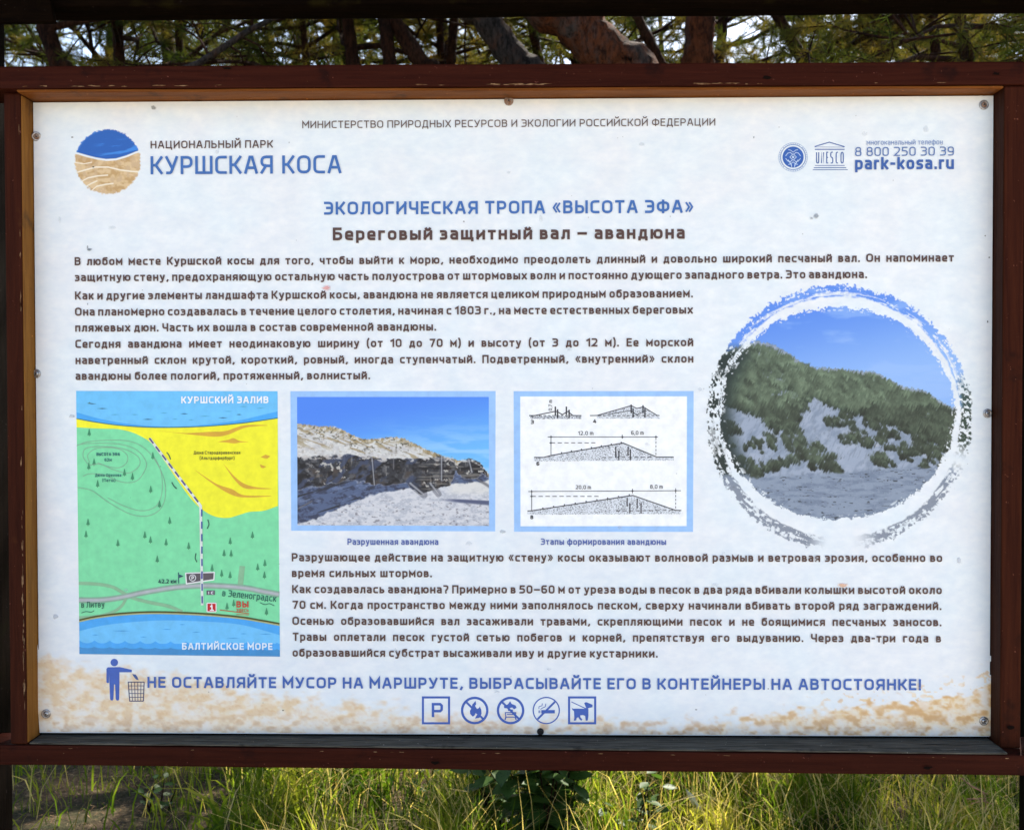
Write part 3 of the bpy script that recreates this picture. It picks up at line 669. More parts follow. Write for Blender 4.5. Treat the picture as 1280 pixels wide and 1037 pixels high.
for s_, x0, y, x1, c_, w_ in (('3', 165, 245, 185, 4.8, .2), ('4', 549, 240, 570, 4.8, .2), ('6', 200, 502, 219, 4.8, .22), ('8', 162, 832, 181, 4.8, .22), ('12,0 m', 457, 314, 552, 4.8, .15),
                         ('6,0 m', 785, 312, 862, 4.8, .15), ('20,0 m', 443, 647, 537, 4.8, .15), ('8,0 m', 902, 644, 980, 4.8, .15)):
    a = q(x0, y); b = q(x1, y); dtext(s_, a[0], a[1], b[0], c_, w_)
a = q(297, 164); dtext('0,7 m', a[0], a[1], a[0] + 13.5, 4.4, .15, math.pi / 2)

# ------------------------------------------------------------------ numpy noise for the printed photographs
_tab = RNG.random((256, 256))
def vn(x, y):
    xi = np.floor(x).astype(int); yi = np.floor(y).astype(int); fx = x - xi; fy = y - yi
    fx = fx * fx * (3 - 2 * fx); fy = fy * fy * (3 - 2 * fy)
    a = _tab[xi % 256, yi % 256]; b = _tab[(xi + 1) % 256, yi % 256]; c = _tab[xi % 256, (yi + 1) % 256]; d = _tab[(xi + 1) % 256, (yi + 1) % 256]
    return (a * (1 - fx) + b * fx) * (1 - fy) + (c * (1 - fx) + d * fx) * fy
def fbm(x, y, o=4, g=.55):
    s = 0; a = 1; t = 0
    for i in range(o):
        s = s + a * vn(x + 17.3 * i, y + 5.1 * i); t += a; a *= g; x = x * 2.03; y = y * 2.03
    return s / t
def sst(a, b, x): t = np.clip((x - a) / (b - a), 0, 1); return t * t * (3 - 2 * t)
def mixA(a, b, t): return a + (np.asarray(b, float) - a) * t[..., None]

def raster(name, corners, nx, ny, func, lay=1, parent=board):
    """printed picture: a fine grid whose points carry the print colour (no shading in it)"""
    (x0, y0), (x1, y1), (x2, y2), (x3, y3) = corners   # TL TR BR BL in photo px
    u, v_ = np.meshgrid(np.linspace(0, 1, nx + 1), np.linspace(0, 1, ny + 1))
    px = (x0 * (1 - u) + x1 * u) * (1 - v_) + (x3 * (1 - u) + x2 * u) * v_
    py = (y0 * (1 - u) + y1 * u) * (1 - v_) + (y3 * (1 - u) + y2 * u) * v_
    rgb, al = func(px, py)
    X, Z = P(px, py); n = X.size
    co = np.empty((n, 3), np.float32); co[:, 0] = X; co[:, 1] = -LAY * lay; co[:, 2] = Z
    i = (np.arange(ny)[:, None] * (nx + 1) + np.arange(nx)[None]).ravel()
    al = np.broadcast_to(al, px.shape).ravel()
    vis = np.maximum.reduce([al[i], al[i + 1], al[i + nx + 1], al[i + nx + 2]]) > .01
    i = i[vis]
    quads = np.stack([i, i + nx + 1, i + nx + 2, i + 1], 1).astype(np.int32)
    me = bpy.data.meshes.new(name)
    me.vertices.add(n); me.vertices.foreach_set('co', co.ravel())
    me.loops.add(quads.size); me.loops.foreach_set('vertex_index', quads.ravel())
    me.polygons.add(len(quads)); me.polygons.foreach_set('loop_start', np.arange(0, quads.size, 4, dtype=np.int32))
    me.update(calc_edges=True)
    col = np.ones((n, 4), np.float32); col[:, :3] = (linA(rgb) * KP).reshape(-1, 3)
    a1 = me.attributes.new('print_color', 'FLOAT_COLOR', 'POINT'); a1.data.foreach_set('color', col.ravel())
    a2 = me.attributes.new('coverage', 'FLOAT', 'POINT'); a2.data.foreach_set('value', al.astype(np.float32))
    me.materials.append(M_print)
    o = bpy.data.objects.new(name, me); COL.objects.link(o); o.parent = parent
    return o

# destroyed foredune photograph
def f_dune(x, y):
    g = lambda pts: np.interp(x, [p[0] for p in pts], [p[1] for p in pts])
    X, Y = (x - 371) / 240, (y - 496) / 161
    c = np.empty(x.shape + (3,)); c[:] = (78, 138, 242)
    c = mixA(c, (112, 190, 248), sst(.0, .60, Y + .25 * (X - .5)))
    cl = fbm(x / 34, y / 6, 4); c = mixA(c, (165, 212, 252), sst(.42, .72, cl) * sst(.10, .45, Y) * sst(.25, .8, X) * .7)
    n1 = fbm(x / 5, y / 3, 4); n2 = fbm(x / 9 + y / 14, y / 5, 4); n3 = fbm(x / 2.2, y / 1.6, 3); n4 = fbm(x / 1.3, y / 1.3, 2)
    ridge = g([(371, 529), (385, 531), (400, 533), (418, 533), (430, 538), (442, 544), (455, 549), (470, 548), (492, 546), (505, 548), (520, 555), (532, 561), (545, 566), (558, 572), (575, 575), (600, 583), (612, 592)]) + (n4 - .5) * 3.4
    on = sst(-.7, .7, y - ridge)
    sand = np.empty(x.shape + (3,)); sand[:] = (214, 214, 212); sand = mixA(sand, (196, 194, 194), sst(.4, .7, n2)); sand = mixA(sand, (168, 156, 138), sst(.60, .76, n1) * .6)
    sand = mixA(sand, (236, 232, 228), sst(.55, .75, n3) * .6)
    depth = y - ridge
    tuft = sst(.43, .58, fbm(x / 4 + y / 7, y / 3.5, 3)) * (1 - sst(1, 11, depth)) + sst(.58, .66, fbm((x - y * 1.2) / 12, (y - .3 * x) / 3.6, 3)) * .75 * (1 - sst(22, 32, depth))
    s2 = mixA(sand, (150, 130, 88), np.clip(tuft, 0, 1) * .85); s2 = mixA(s2, (92, 88, 74), sst(.60, .72, fbm(x / 3 + 9, y / 2.4, 3)) * (1 - sst(6, 26, depth)))
    s2 = mixA(s2, (196, 176, 130), (1 - sst(0, 5, depth)) * sst(.4, .6, n3) * .8)
    c = mixA(c, s2, on)
    # wooden revetment
    top = g([(371, 571), (400, 570), (440, 569), (470, 573), (520, 574), (545, 572), (552, 571), (566, 573), (572, 582), (578, 575), (590, 574), (600, 578), (608, 590), (612, 600)]) + (n1 - .5) * 7
    bot = g([(371, 612), (400, 609), (430, 600), (455, 600), (480, 606), (508, 604), (525, 618), (545, 612), (562, 606), (570, 588), (578, 596), (592, 600), (603, 592), (612, 596)]) + (n2 - .5) * 12
    wd = sst(-1, 1, y - top) * (1 - sst(-1.5, 1.5, y - bot))
    dk = np.empty(x.shape + (3,)); dk[:] = (46, 48, 56); dk = mixA(dk, (98, 98, 102), sst(.42, .74, fbm(x / 5, y / 7, 4)) * .8); dk = mixA(dk, (70, 62, 60), sst(.55, .7, n2)); dk = mixA(dk, (18, 18, 26), sst(.5, .7, fbm(x / 7 + 40, y / 5, 3)))
    st = sst(.76, .86, vn(x / 2.3, y / 30)) * sst(.55, .75, vn(x / 14 + 7, y / 9)); dk = mixA(dk, (150, 146, 138), st * .6); dk = mixA(dk, (62, 74, 104), sst(.52, .66, fbm(x / 11 + y / 16, y / 12 + 4, 3)) * (1 - sst(515, 530, x)) * .8); dk = mixA(dk, (196, 192, 184), sst(.66, .74, fbm(x / 5 + 20, y / 4, 3)) * sst(.5, .6, vn(x / 30, 3 + 0 * x)) * .9)
    pl = sst(.70, .8, vn(x / 22 + 3, y / 1.8)) ; dk = mixA(dk, (128, 124, 118), pl * sst(515, 530, x) * .7)
    c = mixA(c, dk, wd)
    c = mixA(c, (205, 200, 196), sst(.55, .62, n1) * (1 - sst(1.5, 4, np.abs(y - top))) * .8)
    # blue shade under the revetment, lit beach
    shb = g([(371, 655), (395, 648), (415, 638), (440, 628), (470, 617), (500, 611), (520, 610), (612, 600)]) + (fbm(x / 6, y / 6, 3) - .5) * 5
    sh = sst(-1.5, 1.5, y - bot) * (1 - sst(-1.2, 1.2, y - shb))
    bc = np.empty(x.shape + (3,)); bc[:] = (212, 213, 218); bc = mixA(bc, (184, 188, 198), sst(.4, .65, fbm(x / 8, y / 3, 4)))
    bc = mixA(bc, (222, 222, 226), sst(.5, .7, n3) * .7); bc = mixA(bc, (124, 122, 130), sst(.64, .78, fbm(x / 4.2 - 4, y / 2.0, 3)) * sst(612, 634, y) * .8)
    bc = mixA(bc, (226, 224, 216), sst(555, 570, x) * (1 - sst(612, 622, y)) * .6)
    low = sst(-1.5, 1.5, y - bot)
    c = mixA(c, bc, low)
    sc = np.empty(x.shape + (3,)); sc[:] = (82, 98, 132); sc = mixA(sc, (54, 62, 88), sst(.45, .65, fbm(x / 8 + y / 5, y / 5 - x / 9, 4))); sc = mixA(sc, (120, 136, 168), sst(.58, .72, n2) * .6)
    sc = mixA(sc, (40, 44, 56), sst(.60, .7, fbm(x / 14 + y / 9, (y + x * .3) / 3, 3)))
    c = mixA(c, sc, sh)
    s3 = sst(.0, 2, y - (622 + (x - 560) * .05)) * (1 - sst(3, 6, y - (622 + (x - 560) * .09))) * sst(545, 575, x); c = mixA(c, (84, 92, 122), s3)
    log = np.exp(-((y - (585 + (x - 371) * .0) - 0) / 1.0) ** 2) * 0
    for (ax, ay, bx, by, wl) in ((513, 604, 530, 618, 1.9), (538, 604, 548, 617, 1.7), (465, 572, 468, 606, 1.0), (492, 573, 492, 586, .9), (372, 636, 390, 626, .9), (596, 598, 612, 608, .9), (545, 572, 556, 573, 1.0), (552, 570, 552, 600, 1.2), (586, 574, 590, 590, 1.2)):
        dx, dy = bx - ax, by - ay; t = np.clip(((x - ax) * dx + (y - ay) * dy) / (dx * dx + dy * dy), 0, 1)
        dd = np.hypot(x - ax - dx * t, y - ay - dy * t); c = mixA(c, (165, 166, 172) if wl > .95 else (110, 108, 112), (1 - sst(wl * .5, wl, dd)) * .85)
        c = mixA(c, (40, 42, 54), (1 - sst(wl * .6, wl * 1.3, np.abs(dd - wl * 1.4))) * (y > ay) * .35)
    return c, np.ones_like(x)
pr = Print(); pr.poly([(363, 488.8), (619.5, 488.6), (619, 663.8), (364, 663)], (160, 202, 252), 1); mount = pr.build('dune_photograph')
raster('picture', [(371.4, 496), (611, 496), (611.3, 657), (371.9, 656.2)], 420, 280, f_dune, 2.2, parent=mount)

# round photograph of the grassy foredune, torn brush edge
def f_round(x, y):
    cx, cy = 1047, 516.5; dx, dy = x - cx, y - cy
    qv = np.hypot(dx / 149, dy / 135); th = np.arctan2(-dy, dx)            # 0 = right, +pi/2 = top
    tt = th * 26; e1 = fbm(x / 3.2, y / 3.2, 3); e2 = fbm(x / 9, y / 9, 3); stn = fbm(tt / 3.2 + 50, qv * 60, 3)
    inner = 1 - sst(-.004, .004, qv - (.985 + (e1 - .5) * .055 + (e2 - .5) * .05))
    q2 = np.hypot(dx / 168, dy / 163); q2 = np.hypot((x - 1049) / 166, (y - 521) / 165)
    deg = np.degrees(th)
    up = sst(8, 20, deg) * (1 - sst(158, 166, deg)); rgt = sst(-22, -12, deg) * (1 - sst(8, 20, deg)); lft = ((deg > 150) | (deg < -172)).astype(float)
    bl_ = sst(-172, -156, deg) * (1 - sst(-104, -94, deg)); blr = sst(-84, -70, deg) * (1 - sst(-28, -21, deg)); lf2 = sst(-180, -170, deg) * (1 - sst(-160, -148, deg)) * .6
    band = sst(.885, .905, q2 + (e1 - .5) * .08) * (1 - sst(.985, 1.0, q2 + (e1 - .5) * .07 + (e2 - .5) * .04))
    cut = sst(.50, .53, stn + .35 * (e1 - .5))
    thin = 1 - sst(.46, .50, fbm(tt / 2.0, qv * 42 + 9, 3) * .5 + e1 * .5)
    ring = band * np.clip(up * (1 - .8 * cut * sst(.9, .93, q2) * (1 - sst(.93, .96, q2))) + rgt * (1 - sst(.5, .54, e1)) * 1.0 + lft * sst(.50, .54, fbm(x / 2.3, y / 3.1, 2)) + bl_ * (1 - .8 * cut * sst(.40, .5, e1)) + blr * (1 - .7 * cut * sst(.42, .5, e1)) + lf2 * thin, 0, 1)
    white = sst(-.012, .006, qv - (1.005 + (e1 - .5) * .03)) * (1 - sst(-.006, .006, q2 - (.912 + (e2 - .5) * .03)))
    ring = ring * (1 - white)
    al = np.maximum(inner, ring)
    scratch = sst(.60, .64, e1 * .55 + stn * .45) * sst(.93, .97, qv); al = al * (1 - scratch * .9)
    # picture
    g = lambda pts: np.interp(x, [p[0] for p in pts], [p[1] for p in pts])
    c = np.empty(x.shape + (3,)); c[:] = (92, 142, 234); c = mixA(c, (146, 186, 244), sst(370, 490, y + .2 * (x - 1047))); c = mixA(c, (160, 194, 246), sst(.5, .75, fbm(x / 50, y / 14, 4)) * .5)
    n1 = fbm(x / 6 + y / 9, y / 5 - x / 14, 4); n2 = fbm(x / 2.0 + y / 5, y / 3.2, 3); n3 = fbm(x / 14, y / 11, 4); n4 = fbm(x / 1.5, y / 1.5, 2)
    RP = [(880, 452), (900, 444), (925, 432), (945, 427), (965, 430), (985, 441), (1005, 455), (1020, 460), (1050, 461), (1070, 464), (1092, 464), (1112, 475), (1135, 485), (1155, 488), (1172, 500), (1190, 509), (1220, 512)]
    ridge = g(RP) + (n4 - .5) * 3 + (n2 - .5) * 5
    gr = np.empty(x.shape + (3,)); gr[:] = (80, 104, 86); sk1 = fbm((x + .45 * y) / 1.7, (y - .5 * x) / 9, 3); sk2 = fbm((x + .5 * y) / 4.5, (y - .55 * x) / 16, 3); gr = mixA(gr, (122, 146, 122), sst(.36, .72, sk1) * .8); gr = mixA(gr, (128, 140, 108), (1 - sst(2, 26, y - ridge)) * sst(.3, .7, n2) * .55); gr = mixA(gr, (46, 66, 56), sst(.45, .68, sk2) * .8); gr = mixA(gr, (104, 126, 96), sst(.50, .75, n3) * .5); gr = mixA(gr, (60, 84, 68), sst(.5, .7, n1) * .4)
    dp = y - ridge
    gr = mixA(gr, (46, 64, 54), sst(.44, .66, fbm(x / 20 + y / 10, (y - .4 * x) / 9, 4)) * sst(10, 44, dp) * .8)
    c = mixA(c, gr, sst(-1, 1, dp))
    SB = [(880, 490), (910, 500), (935, 508), (965, 524), (992, 530), (1006, 490), (1022, 490), (1050, 504), (1080, 512), (1110, 522), (1145, 534), (1180, 552), (1220, 566)]
    sn = np.empty(x.shape + (3,)); sn[:] = (156, 168, 188); sn = mixA(sn, (134, 148, 168), sst(.4, .7, fbm((x + y) / 9, (y - x) / 22, 4))); sn = mixA(sn, (170, 180, 198), sst(.5, .8, n3) * .7); sn = mixA(sn, (112, 122, 132), sst(.6, .75, sk1) * .4)
    c = mixA(c, sn, sst(-1, 1, dp))
    x0_, y0_ = x[0, 0], y[0, 0]; stp = x[0, 1] - x[0, 0]; sty = y[1, 0] - y[0, 0]
    rt = random.Random(12); T_ = []
    for k in range(1500):                                   # close sward on the upper slope
        tx = rt.uniform(882, 1214); rz = float(np.interp(tx, [p_[0] for p_ in RP], [p_[1] for p_ in RP])); sbv = float(np.interp(tx, [p_[0] for p_ in SB], [p_[1] for p_ in SB]))
        dd_ = rt.random() ** .9; ty = rz + 5 + dd_ * max(6, sbv - rz); T_.append((ty, tx, rt.uniform(4, 13), min(rt.uniform(3.5, 9), 3.2 + dd_ * 30)))
    for (tx, ty, sz) in ((912, 535, 18), (940, 556, 13), (974, 534, 18), (962, 552, 16), (988, 548, 18), (1000, 562, 20), (1012, 574, 20), (1030, 578, 22), (1044, 582, 20), (1068, 545, 18), (1080, 552, 16), (1044, 531, 15), (1100, 573, 15), (1108, 578, 12), (1127, 562, 16), (1143, 566, 14), (1104, 548, 14),
                         (1122, 525, 16), (1116, 538, 14), (929, 580, 18), (942, 588, 18), (971, 580, 16), (950, 592, 14), (905, 588, 14), (898, 560, 14), (1150, 550, 16), (1162, 562, 18), (1172, 574, 16), (1160, 586, 14), (1182, 560, 18), (1186, 580, 14), (1138, 540, 14), (1150, 530, 18), (1060, 520, 14), (1085, 520, 16), (1095, 530, 16), (1000, 505, 14), (985, 512, 16), (1022, 560, 12)):
        for j in range(11): T_.append((ty + rt.gauss(0, sz * .26), tx + rt.gauss(0, sz * .44), sz * rt.uniform(.22, .52), sz * rt.uniform(.20, .38)))
    T_.sort()
    for (ty, tx, a_, b_) in T_:
        i0, i1 = int((tx - a_ * 1.9 - x0_) / stp), int((tx + a_ * 1.9 - x0_) / stp) + 1; j0, j1 = int((ty - b_ * 2.2 - y0_) / sty), int((ty + b_ * 1.5 - y0_) / sty) + 1
        i0, j0 = max(i0, 0), max(j0, 0)
        if i1 <= i0 or j1 <= j0 or i0 >= x.shape[1] or j0 >= x.shape[0]: continue
        sl_ = (slice(j0, j1), slice(i0, i1)); X_, Y_ = x[sl_] - tx, y[sl_] - ty
        Xr = X_ - .35 * Y_
        vv = np.hypot(Xr / a_, np.where(Y_ < 0, Y_ / (b_ * 1.5), Y_ / b_)); st_ = sk1[sl_]
        mk = 1 - sst(.50, 1.05, vv + (st_ - .5) * 1.1 + (n4[sl_] - .5) * .25)
        up_ = np.clip(.5 - Y_ / b_ * .42 + (st_ - .5) * 1.3, 0, 1); tn = rt.uniform(.55, 1.0) * (1.0 if ty < 515 else .76) * (.72 + .5 * float(n3[min(max(int((ty - y0_) / sty), 0), x.shape[0] - 1), min(max(int((tx - x0_) / stp), 0), x.shape[1] - 1)]))
        cc_ = np.array((50., 64., 52.)) * (1 - up_[..., None]) + np.array((130., 150., 122.)) * up_[..., None]
        c[sl_] = c[sl_] + (cc_ * tn - c[sl_]) * (mk * .92)[..., None]
    base = g([(880, 596), (930, 598), (985, 594), (1060, 590), (1110, 586), (1160, 584), (1220, 582)]) + (n1 - .5) * 6
    bt = sst(-2, 2, y - base)
    fg = np.empty(x.shape + (3,)); fg[:] = (138, 152, 172); fg = mixA(fg, (116, 130, 152), sst(.4, .7, fbm(x / 16, y / 3.5, 4))); fg = mixA(fg, (150, 162, 180), sst(.6, .75, n4) * .5)
    fg = mixA(fg, (60, 66, 74), sst(.70, .76, fbm(x / 7 + 60, y / 1.6, 3)) * .9)
    c = mixA(c, fg, bt)
    c = mixA(c, (34, 48, 46), sst(.80, 1.0, qv) * (1 - sst(925, 960, x)) * sst(425, 450, y) * (1 - sst(585, 600, y)))
    c = mixA(c, (136, 144, 158), sst(.86, .90, q2) * sst(585, 615, y) * .9)
    c = mixA(c, (52, 72, 60), rgt * sst(.9, .95, q2) * .9)
    return c, al
raster('round_dune_photograph', [(876, 348), (1222, 348), (1222, 696), (876, 696)], 560, 560, f_round, 1.2)

# sand print along the lower edge
def f_sand(x, y):
    top = np.interp(x, [40, 60, 90, 130, 170, 200, 240, 280, 330, 380, 430, 500, 560, 640, 700, 735, 765, 800, 860, 920, 960, 1000, 1040, 1090, 1130, 1170, 1200, 1240],
                    [812, 822, 836, 838, 842, 843, 846, 858, 864, 872, 880, 888, 896, 899, 903, 900, 898, 908, 904, 900, 894, 888, 884, 880, 878, 874, 868, 852])
    n0 = fbm(x / 26, y / 16, 4); n1 = fbm(x / 10, y / 6.5, 3, .42); n2 = fbm(x / 5 + 31, y / 3.6, 3); n3 = fbm(x / 15 + 3, y / 9, 3); nx_ = np.clip((x - 640) / 560, 0, 1)
    crisp = 3.5 + 9 * (1 - nx_)
    a = sst(-crisp * .9, crisp * 1.2, y - top + (n1 - .5) * (30 - 12 * sst(0, 30, y - top)) + (n0 - .5) * 20)
    a = a * (.84 + .16 * nx_) * (.70 + .3 * sst(.25, .6, n1))
    c = np.empty(x.shape + (3,)); c[:] = (240, 222, 192); c = mixA(c, (232, 202, 158), sst(.30, .72, n1) * .9); c = mixA(c, (232, 198, 136), sst(.40, .78, n2) * .6); c = mixA(c, (210, 162, 106), sst(.46, .78, n1) * (.12 + .75 * nx_) * .9); c = mixA(c, (218, 172, 112), sst(.58, .70, fbm(x / 4 + 70, y / 3, 2)) * .45); c = mixA(c, (240, 232, 222), sst(.46, .72, n3) * .7)
    c = mixA(c, (196, 158, 116), sst(.46, .72, n1) * sst(885, 915, y) * .7); c = mixA(c, (226, 222, 222), sst(895, 918, y) * sst(.4, .6, n2) * .55)
    fl = sst(.66, .69, fbm(x / 7 + 90, y / 5, 2)) * sst(-34, -6, y - top) * sst(960, 1100, x)
    return c, np.clip(np.maximum(a, fl * .95), 0, 1)
raster('sand_print', [(41.5, 800), (1239, 800), (1238, 919.5), (49.5, 914.4)], 900, 100, f_sand, .6)

# national park emblem
def f_emb(x, y):
    dx, dy = (x - 134.6) / 42, (y - 202.2) / 41.5; th = np.arctan2(dy, dx); qv = np.hypot(dx, dy)
    e = fbm(x / 2.2, y / 2.2, 3); a = 1 - sst(-.02, .02, qv - (.975 + (e - .5) * .10))
    hor = np.interp(x, [92, 98, 110, 120, 133, 145, 158, 170, 178], [190, 191, 194.5, 197, 199, 198.2, 194.5, 189.5, 187])
    bl = np.empty(x.shape + (3,)); bl[:] = (42, 98, 184)
    st = sst(.55, .68, fbm((x + y * 1.2) / 26, (y + .12 * x) / 2.6, 3)) * sst(112, 140, x) * sst(172, 178, y); bl = mixA(bl, (64, 138, 226), st)
    bl = mixA(bl, (90, 160, 235), (1 - sst(.88, .97, qv) * 0 - 1) * 0 + sst(.90, 1.0, qv) * (x < 125) * .8)
    sd_ = np.empty(x.shape + (3,)); sd_[:] = (222, 194, 150); sd_ = mixA(sd_, (196, 160, 108), sst(.4, .65, fbm(x / 9, y / 5, 4))); sd_ = mixA(sd_, (206, 176, 138), sst(.5, .7, fbm(x / 5 + 8, y / 5, 3)) * .8)
    for (pts, w_) in (([(92, 217), (105, 213), (120, 209), (135, 209), (150, 212.5), (165, 214.5), (178, 215)], 1.0), ([(100, 228), (110, 222.5), (122, 220), (135, 219)], .9), ([(108, 233), (114, 229.5), (122, 226)], .9), ([(114, 239), (121, 233), (132, 230.5), (142, 229.5)], .9), ([(92, 203), (105, 205), (115, 203)], .7)):
        yy = np.interp(x, [p[0] for p in pts], [p[1] for p in pts]); ok = (x > pts[0][0]) & (x < pts[-1][0])
        sd_ = mixA(sd_, (246, 236, 216), (1 - sst(w_ * .5, w_ * 1.3, np.abs(y - yy))) * ok)
    up = 1 - sst(-.6, .6, y - hor); c = mixA(sd_, bl, up)
    gap = 1 - sst(.7, 1.4, np.abs(y - hor - 1.2)); a = a * (1 - gap * .95); c = mixA(c, (240, 240, 240), gap)
    a = a * (1 - (1 - sst(.96, 1.0, qv)) * 0)
    side = np.abs(dx) > np.where(y < hor, .93, 2); a = a * (1 - side)
    return c, a
raster('park_emblem', [(89, 157), (180, 157), (180, 247), (89, 247)], 190, 190, f_emb, 1)

# world heritage emblem, temple emblem
pr = Print(); EB = (56, 100, 182); EB2 = (88, 126, 190)
pr.disc(991.3, 196.6, 18, 18, (150, 175, 215), 2, 48, .5); pr.disc(991.3, 196.6, 15.6, 15.6, EB2, 2, 48, .8); pr.disc(991.3, 196.6, 13.2, 13.2, EB, 3, 40)
LB = (196, 216, 240)
rr = random.Random(3)
for k in range(40):
    t = 2 * math.pi * k / 40
    if k % 10 in (4,): continue
    c_, s_ = math.cos(t), math.sin(t); pr.line([(991.3 + 16.3 * c_, 196.6 + 16.3 * s_), (991.3 + 17.4 * c_, 196.6 + 17.4 * s_)], .7, EB2, 3)
for sx_ in (-1, 1):
    for sy_ in (-1, 1):
        pr.line([(991.3 + sx_ * a, 196.6 + sy_ * b) for a, b in ((1.2, 3.6), (3.4, 5.8), (6.6, 5.0), (9.4, 1.4))], .8, LB, 4)
        pr.line([(991.3 + sx_ * a, 196.6 + sy_ * b) for a, b in ((0, 6), (3, 8.6), (6, 9.2))], .8, LB, 4)
pr.line([(991.3, 192.6), (987.2, 196.6), (991.3, 200.6), (995.4, 196.6)], .8, LB, 5, closed=True); pr.disc(991.3, 196.6, 1.6, 1.6, LB, 5, 12)
pr.line([(985, 200), (989, 206), (989.6, 209)], 1.0, LB, 5); pr.line([(997.6, 200), (993.6, 206), (993, 209)], 1.0, LB, 5)
pr.build('world_heritage_emblem')
pr = Print(); TB = (70, 102, 168)
def z2(x, y): return (960 + x / 5.12, 160 + y / 5.12)
pr.line([z2(298, 120), z2(392, 92), z2(490, 121)], 1.2, TB, 3); pr.line([z2(300, 123), z2(488, 124)], .5, TB, 3.4); pr.line([z2(300, 138), z2(490, 138)], 1.2, TB, 3)
pr.line([z2(300, 241), z2(490, 241)], .8, TB, 3); pr.line([z2(293, 255), z2(500, 255)], 1.0, TB, 3); pr.line([z2(286, 268), z2(510, 268)], .8, TB, 3)
for ch, x0, x1 in (('U', 308, 326), ('N', 340, 357), ('E', 374, 386), ('S', 399, 416), ('C', 434, 449), ('O', 465, 483)):
    a = z2(x0, 230); b = z2(x1, 230)
    W_, st = glyph(ch, .12); ax, az = P1(a[0], a[1]); bx, _ = P1(b[0], b[1]); _, tz = P1(a[0], z2(0, 152)[1])
    for t, (pts, cl) in enumerate(st):
        pr.strip([(ax + p_[0] / W_ * (bx - ax), az + p_[1] * (tz - az)) for p_ in pts], 0.0016, TB, 4 + t * .4, cl)
pr.build('temple_emblem')

# pictograms
PB = (60, 98, 184)
def z5(x, y): return (120 + x / 6.4, 815 + y / 6.4)
pr = Print()
a = z5(147, 80); pr.disc(a[0], a[1], 4.7, 4.7, PB, 3)
pr.poly([z5(*p) for p in ((84, 130), (95, 118), (190, 116), (288, 138), (286, 158), (188, 158), (188, 255), (186, 375), (178, 384), (164, 382), (158, 370), (153, 255), (145, 255), (140, 372), (134, 383), (118, 382), (113, 370), (108, 250), (104, 165), (104, 240), (96, 246), (84, 238))], PB, 3)
pr.poly([z5(*p) for p in ((290, 172), (318, 176), (332, 195), (342, 220), (322, 216), (304, 196))], (66, 92, 150), 3)
for k in range(6): t = k / 5; pr.line([z5(258 + 128 * t, 236), z5(270 + 110 * t, 388)], 1.2 if k in (0, 5) else .8, (60, 66, 108), 3 + .1 * k)
for k in range(6): y = 236 + 30.4 * k; i_ = 12 * k / 5 * .9; pr.line([z5(256 + i_, y), z5(388 - i_ * .8, y)], 1.2 if k in (0, 5) else .8, (60, 66, 108), 4)
pr.build('litter_pictogram')
def z6(x, y): return (515 + x / 5.333, 860 + y / 5.333)
def picto(name, fn):
    pr = Print(); fn(pr); return pr.build(name)
def sq(pr, x0, x1): pr.line([z6(x0 + 5, 59), z6(x1 - 5, 59), z6(x1 - 5, 231), z6(x0 + 5, 231)], 2.7, PB, 3, closed=True)
def circ(pr, cx, w_=3.0, R=84):
    a = z6(cx, 146); pr.disc(a[0], a[1], R / 5.333, R / 5.333, PB, 3, 40, w_)
def p_park(pr):
    sq(pr, 68, 252); pr.line([z6(140, 190), z6(140, 104), z6(188, 104), z6(198, 114), z6(198, 140), z6(188, 150), z6(140, 150)], 3.2, PB, 3.5)
picto('parking_pictogram', p_park)
def slash(pr, cx, flip=1, w_=2.6): pr.line([z6(cx - 58 * flip, 88), z6(cx + 58 * flip, 204)], w_, PB, 4)
def p_fire(pr):
    circ(pr, 418); slash(pr, 418)
    pr.poly([z6(*p) for p in ((404, 186), (388, 168), (386, 148), (398, 130), (402, 106), (424, 82), (428, 104), (420, 116), (434, 136), (448, 128), (452, 118), (462, 142), (464, 168), (450, 194), (420, 200), (430, 180), (440, 170), (428, 158), (420, 172), (414, 182))], PB, 3.6)
picto('no_fire_pictogram', p_fire)
def p_stove(pr):
    circ(pr, 657); slash(pr, 657)
    pr.poly([z6(*p) for p in ((612, 118), (640, 104), (654, 84), (664, 102), (690, 112), (697, 128), (680, 138), (668, 126), (640, 132), (616, 130))], PB, 3.6)
    pr.line([z6(622, 160), z6(692, 160), z6(688, 190), z6(626, 190)], 1.2, PB, 3.8, closed=True); pr.line([z6(632, 172), z6(682, 172)], 1.2, PB, 3.9)
    pr.line([z6(626, 190), z6(620, 208)], 1.6, PB, 3.7); pr.line([z6(688, 190), z6(694, 208)], 1.6, PB, 3.7); pr.line([z6(640, 142), z6(672, 146)], 2.2, PB, 4.1)
picto('no_stove_pictogram', p_stove)
def p_smoke(pr):
    circ(pr, 895, 1.5, 87); slash(pr, 895, -1, 2.4)
    pr.line([z6(862, 154), z6(952, 154)], 4.2, PB, 3.6); pr.line([z6(846, 145), z6(846, 163)], .8, PB, 3.6); pr.line([z6(853, 145), z6(853, 163)], .8, PB, 3.6)
    pr.line(smooth_curve([z6(846, 136), z6(848, 120), z6(866, 114), z6(868, 98)], 5), .8, PB, 3.6); pr.line(smooth_curve([z6(856, 138), z6(872, 128), z6(888, 120), z6(892, 100)], 5), .8, PB, 3.7)
picto('no_smoking_pictogram', p_smoke)
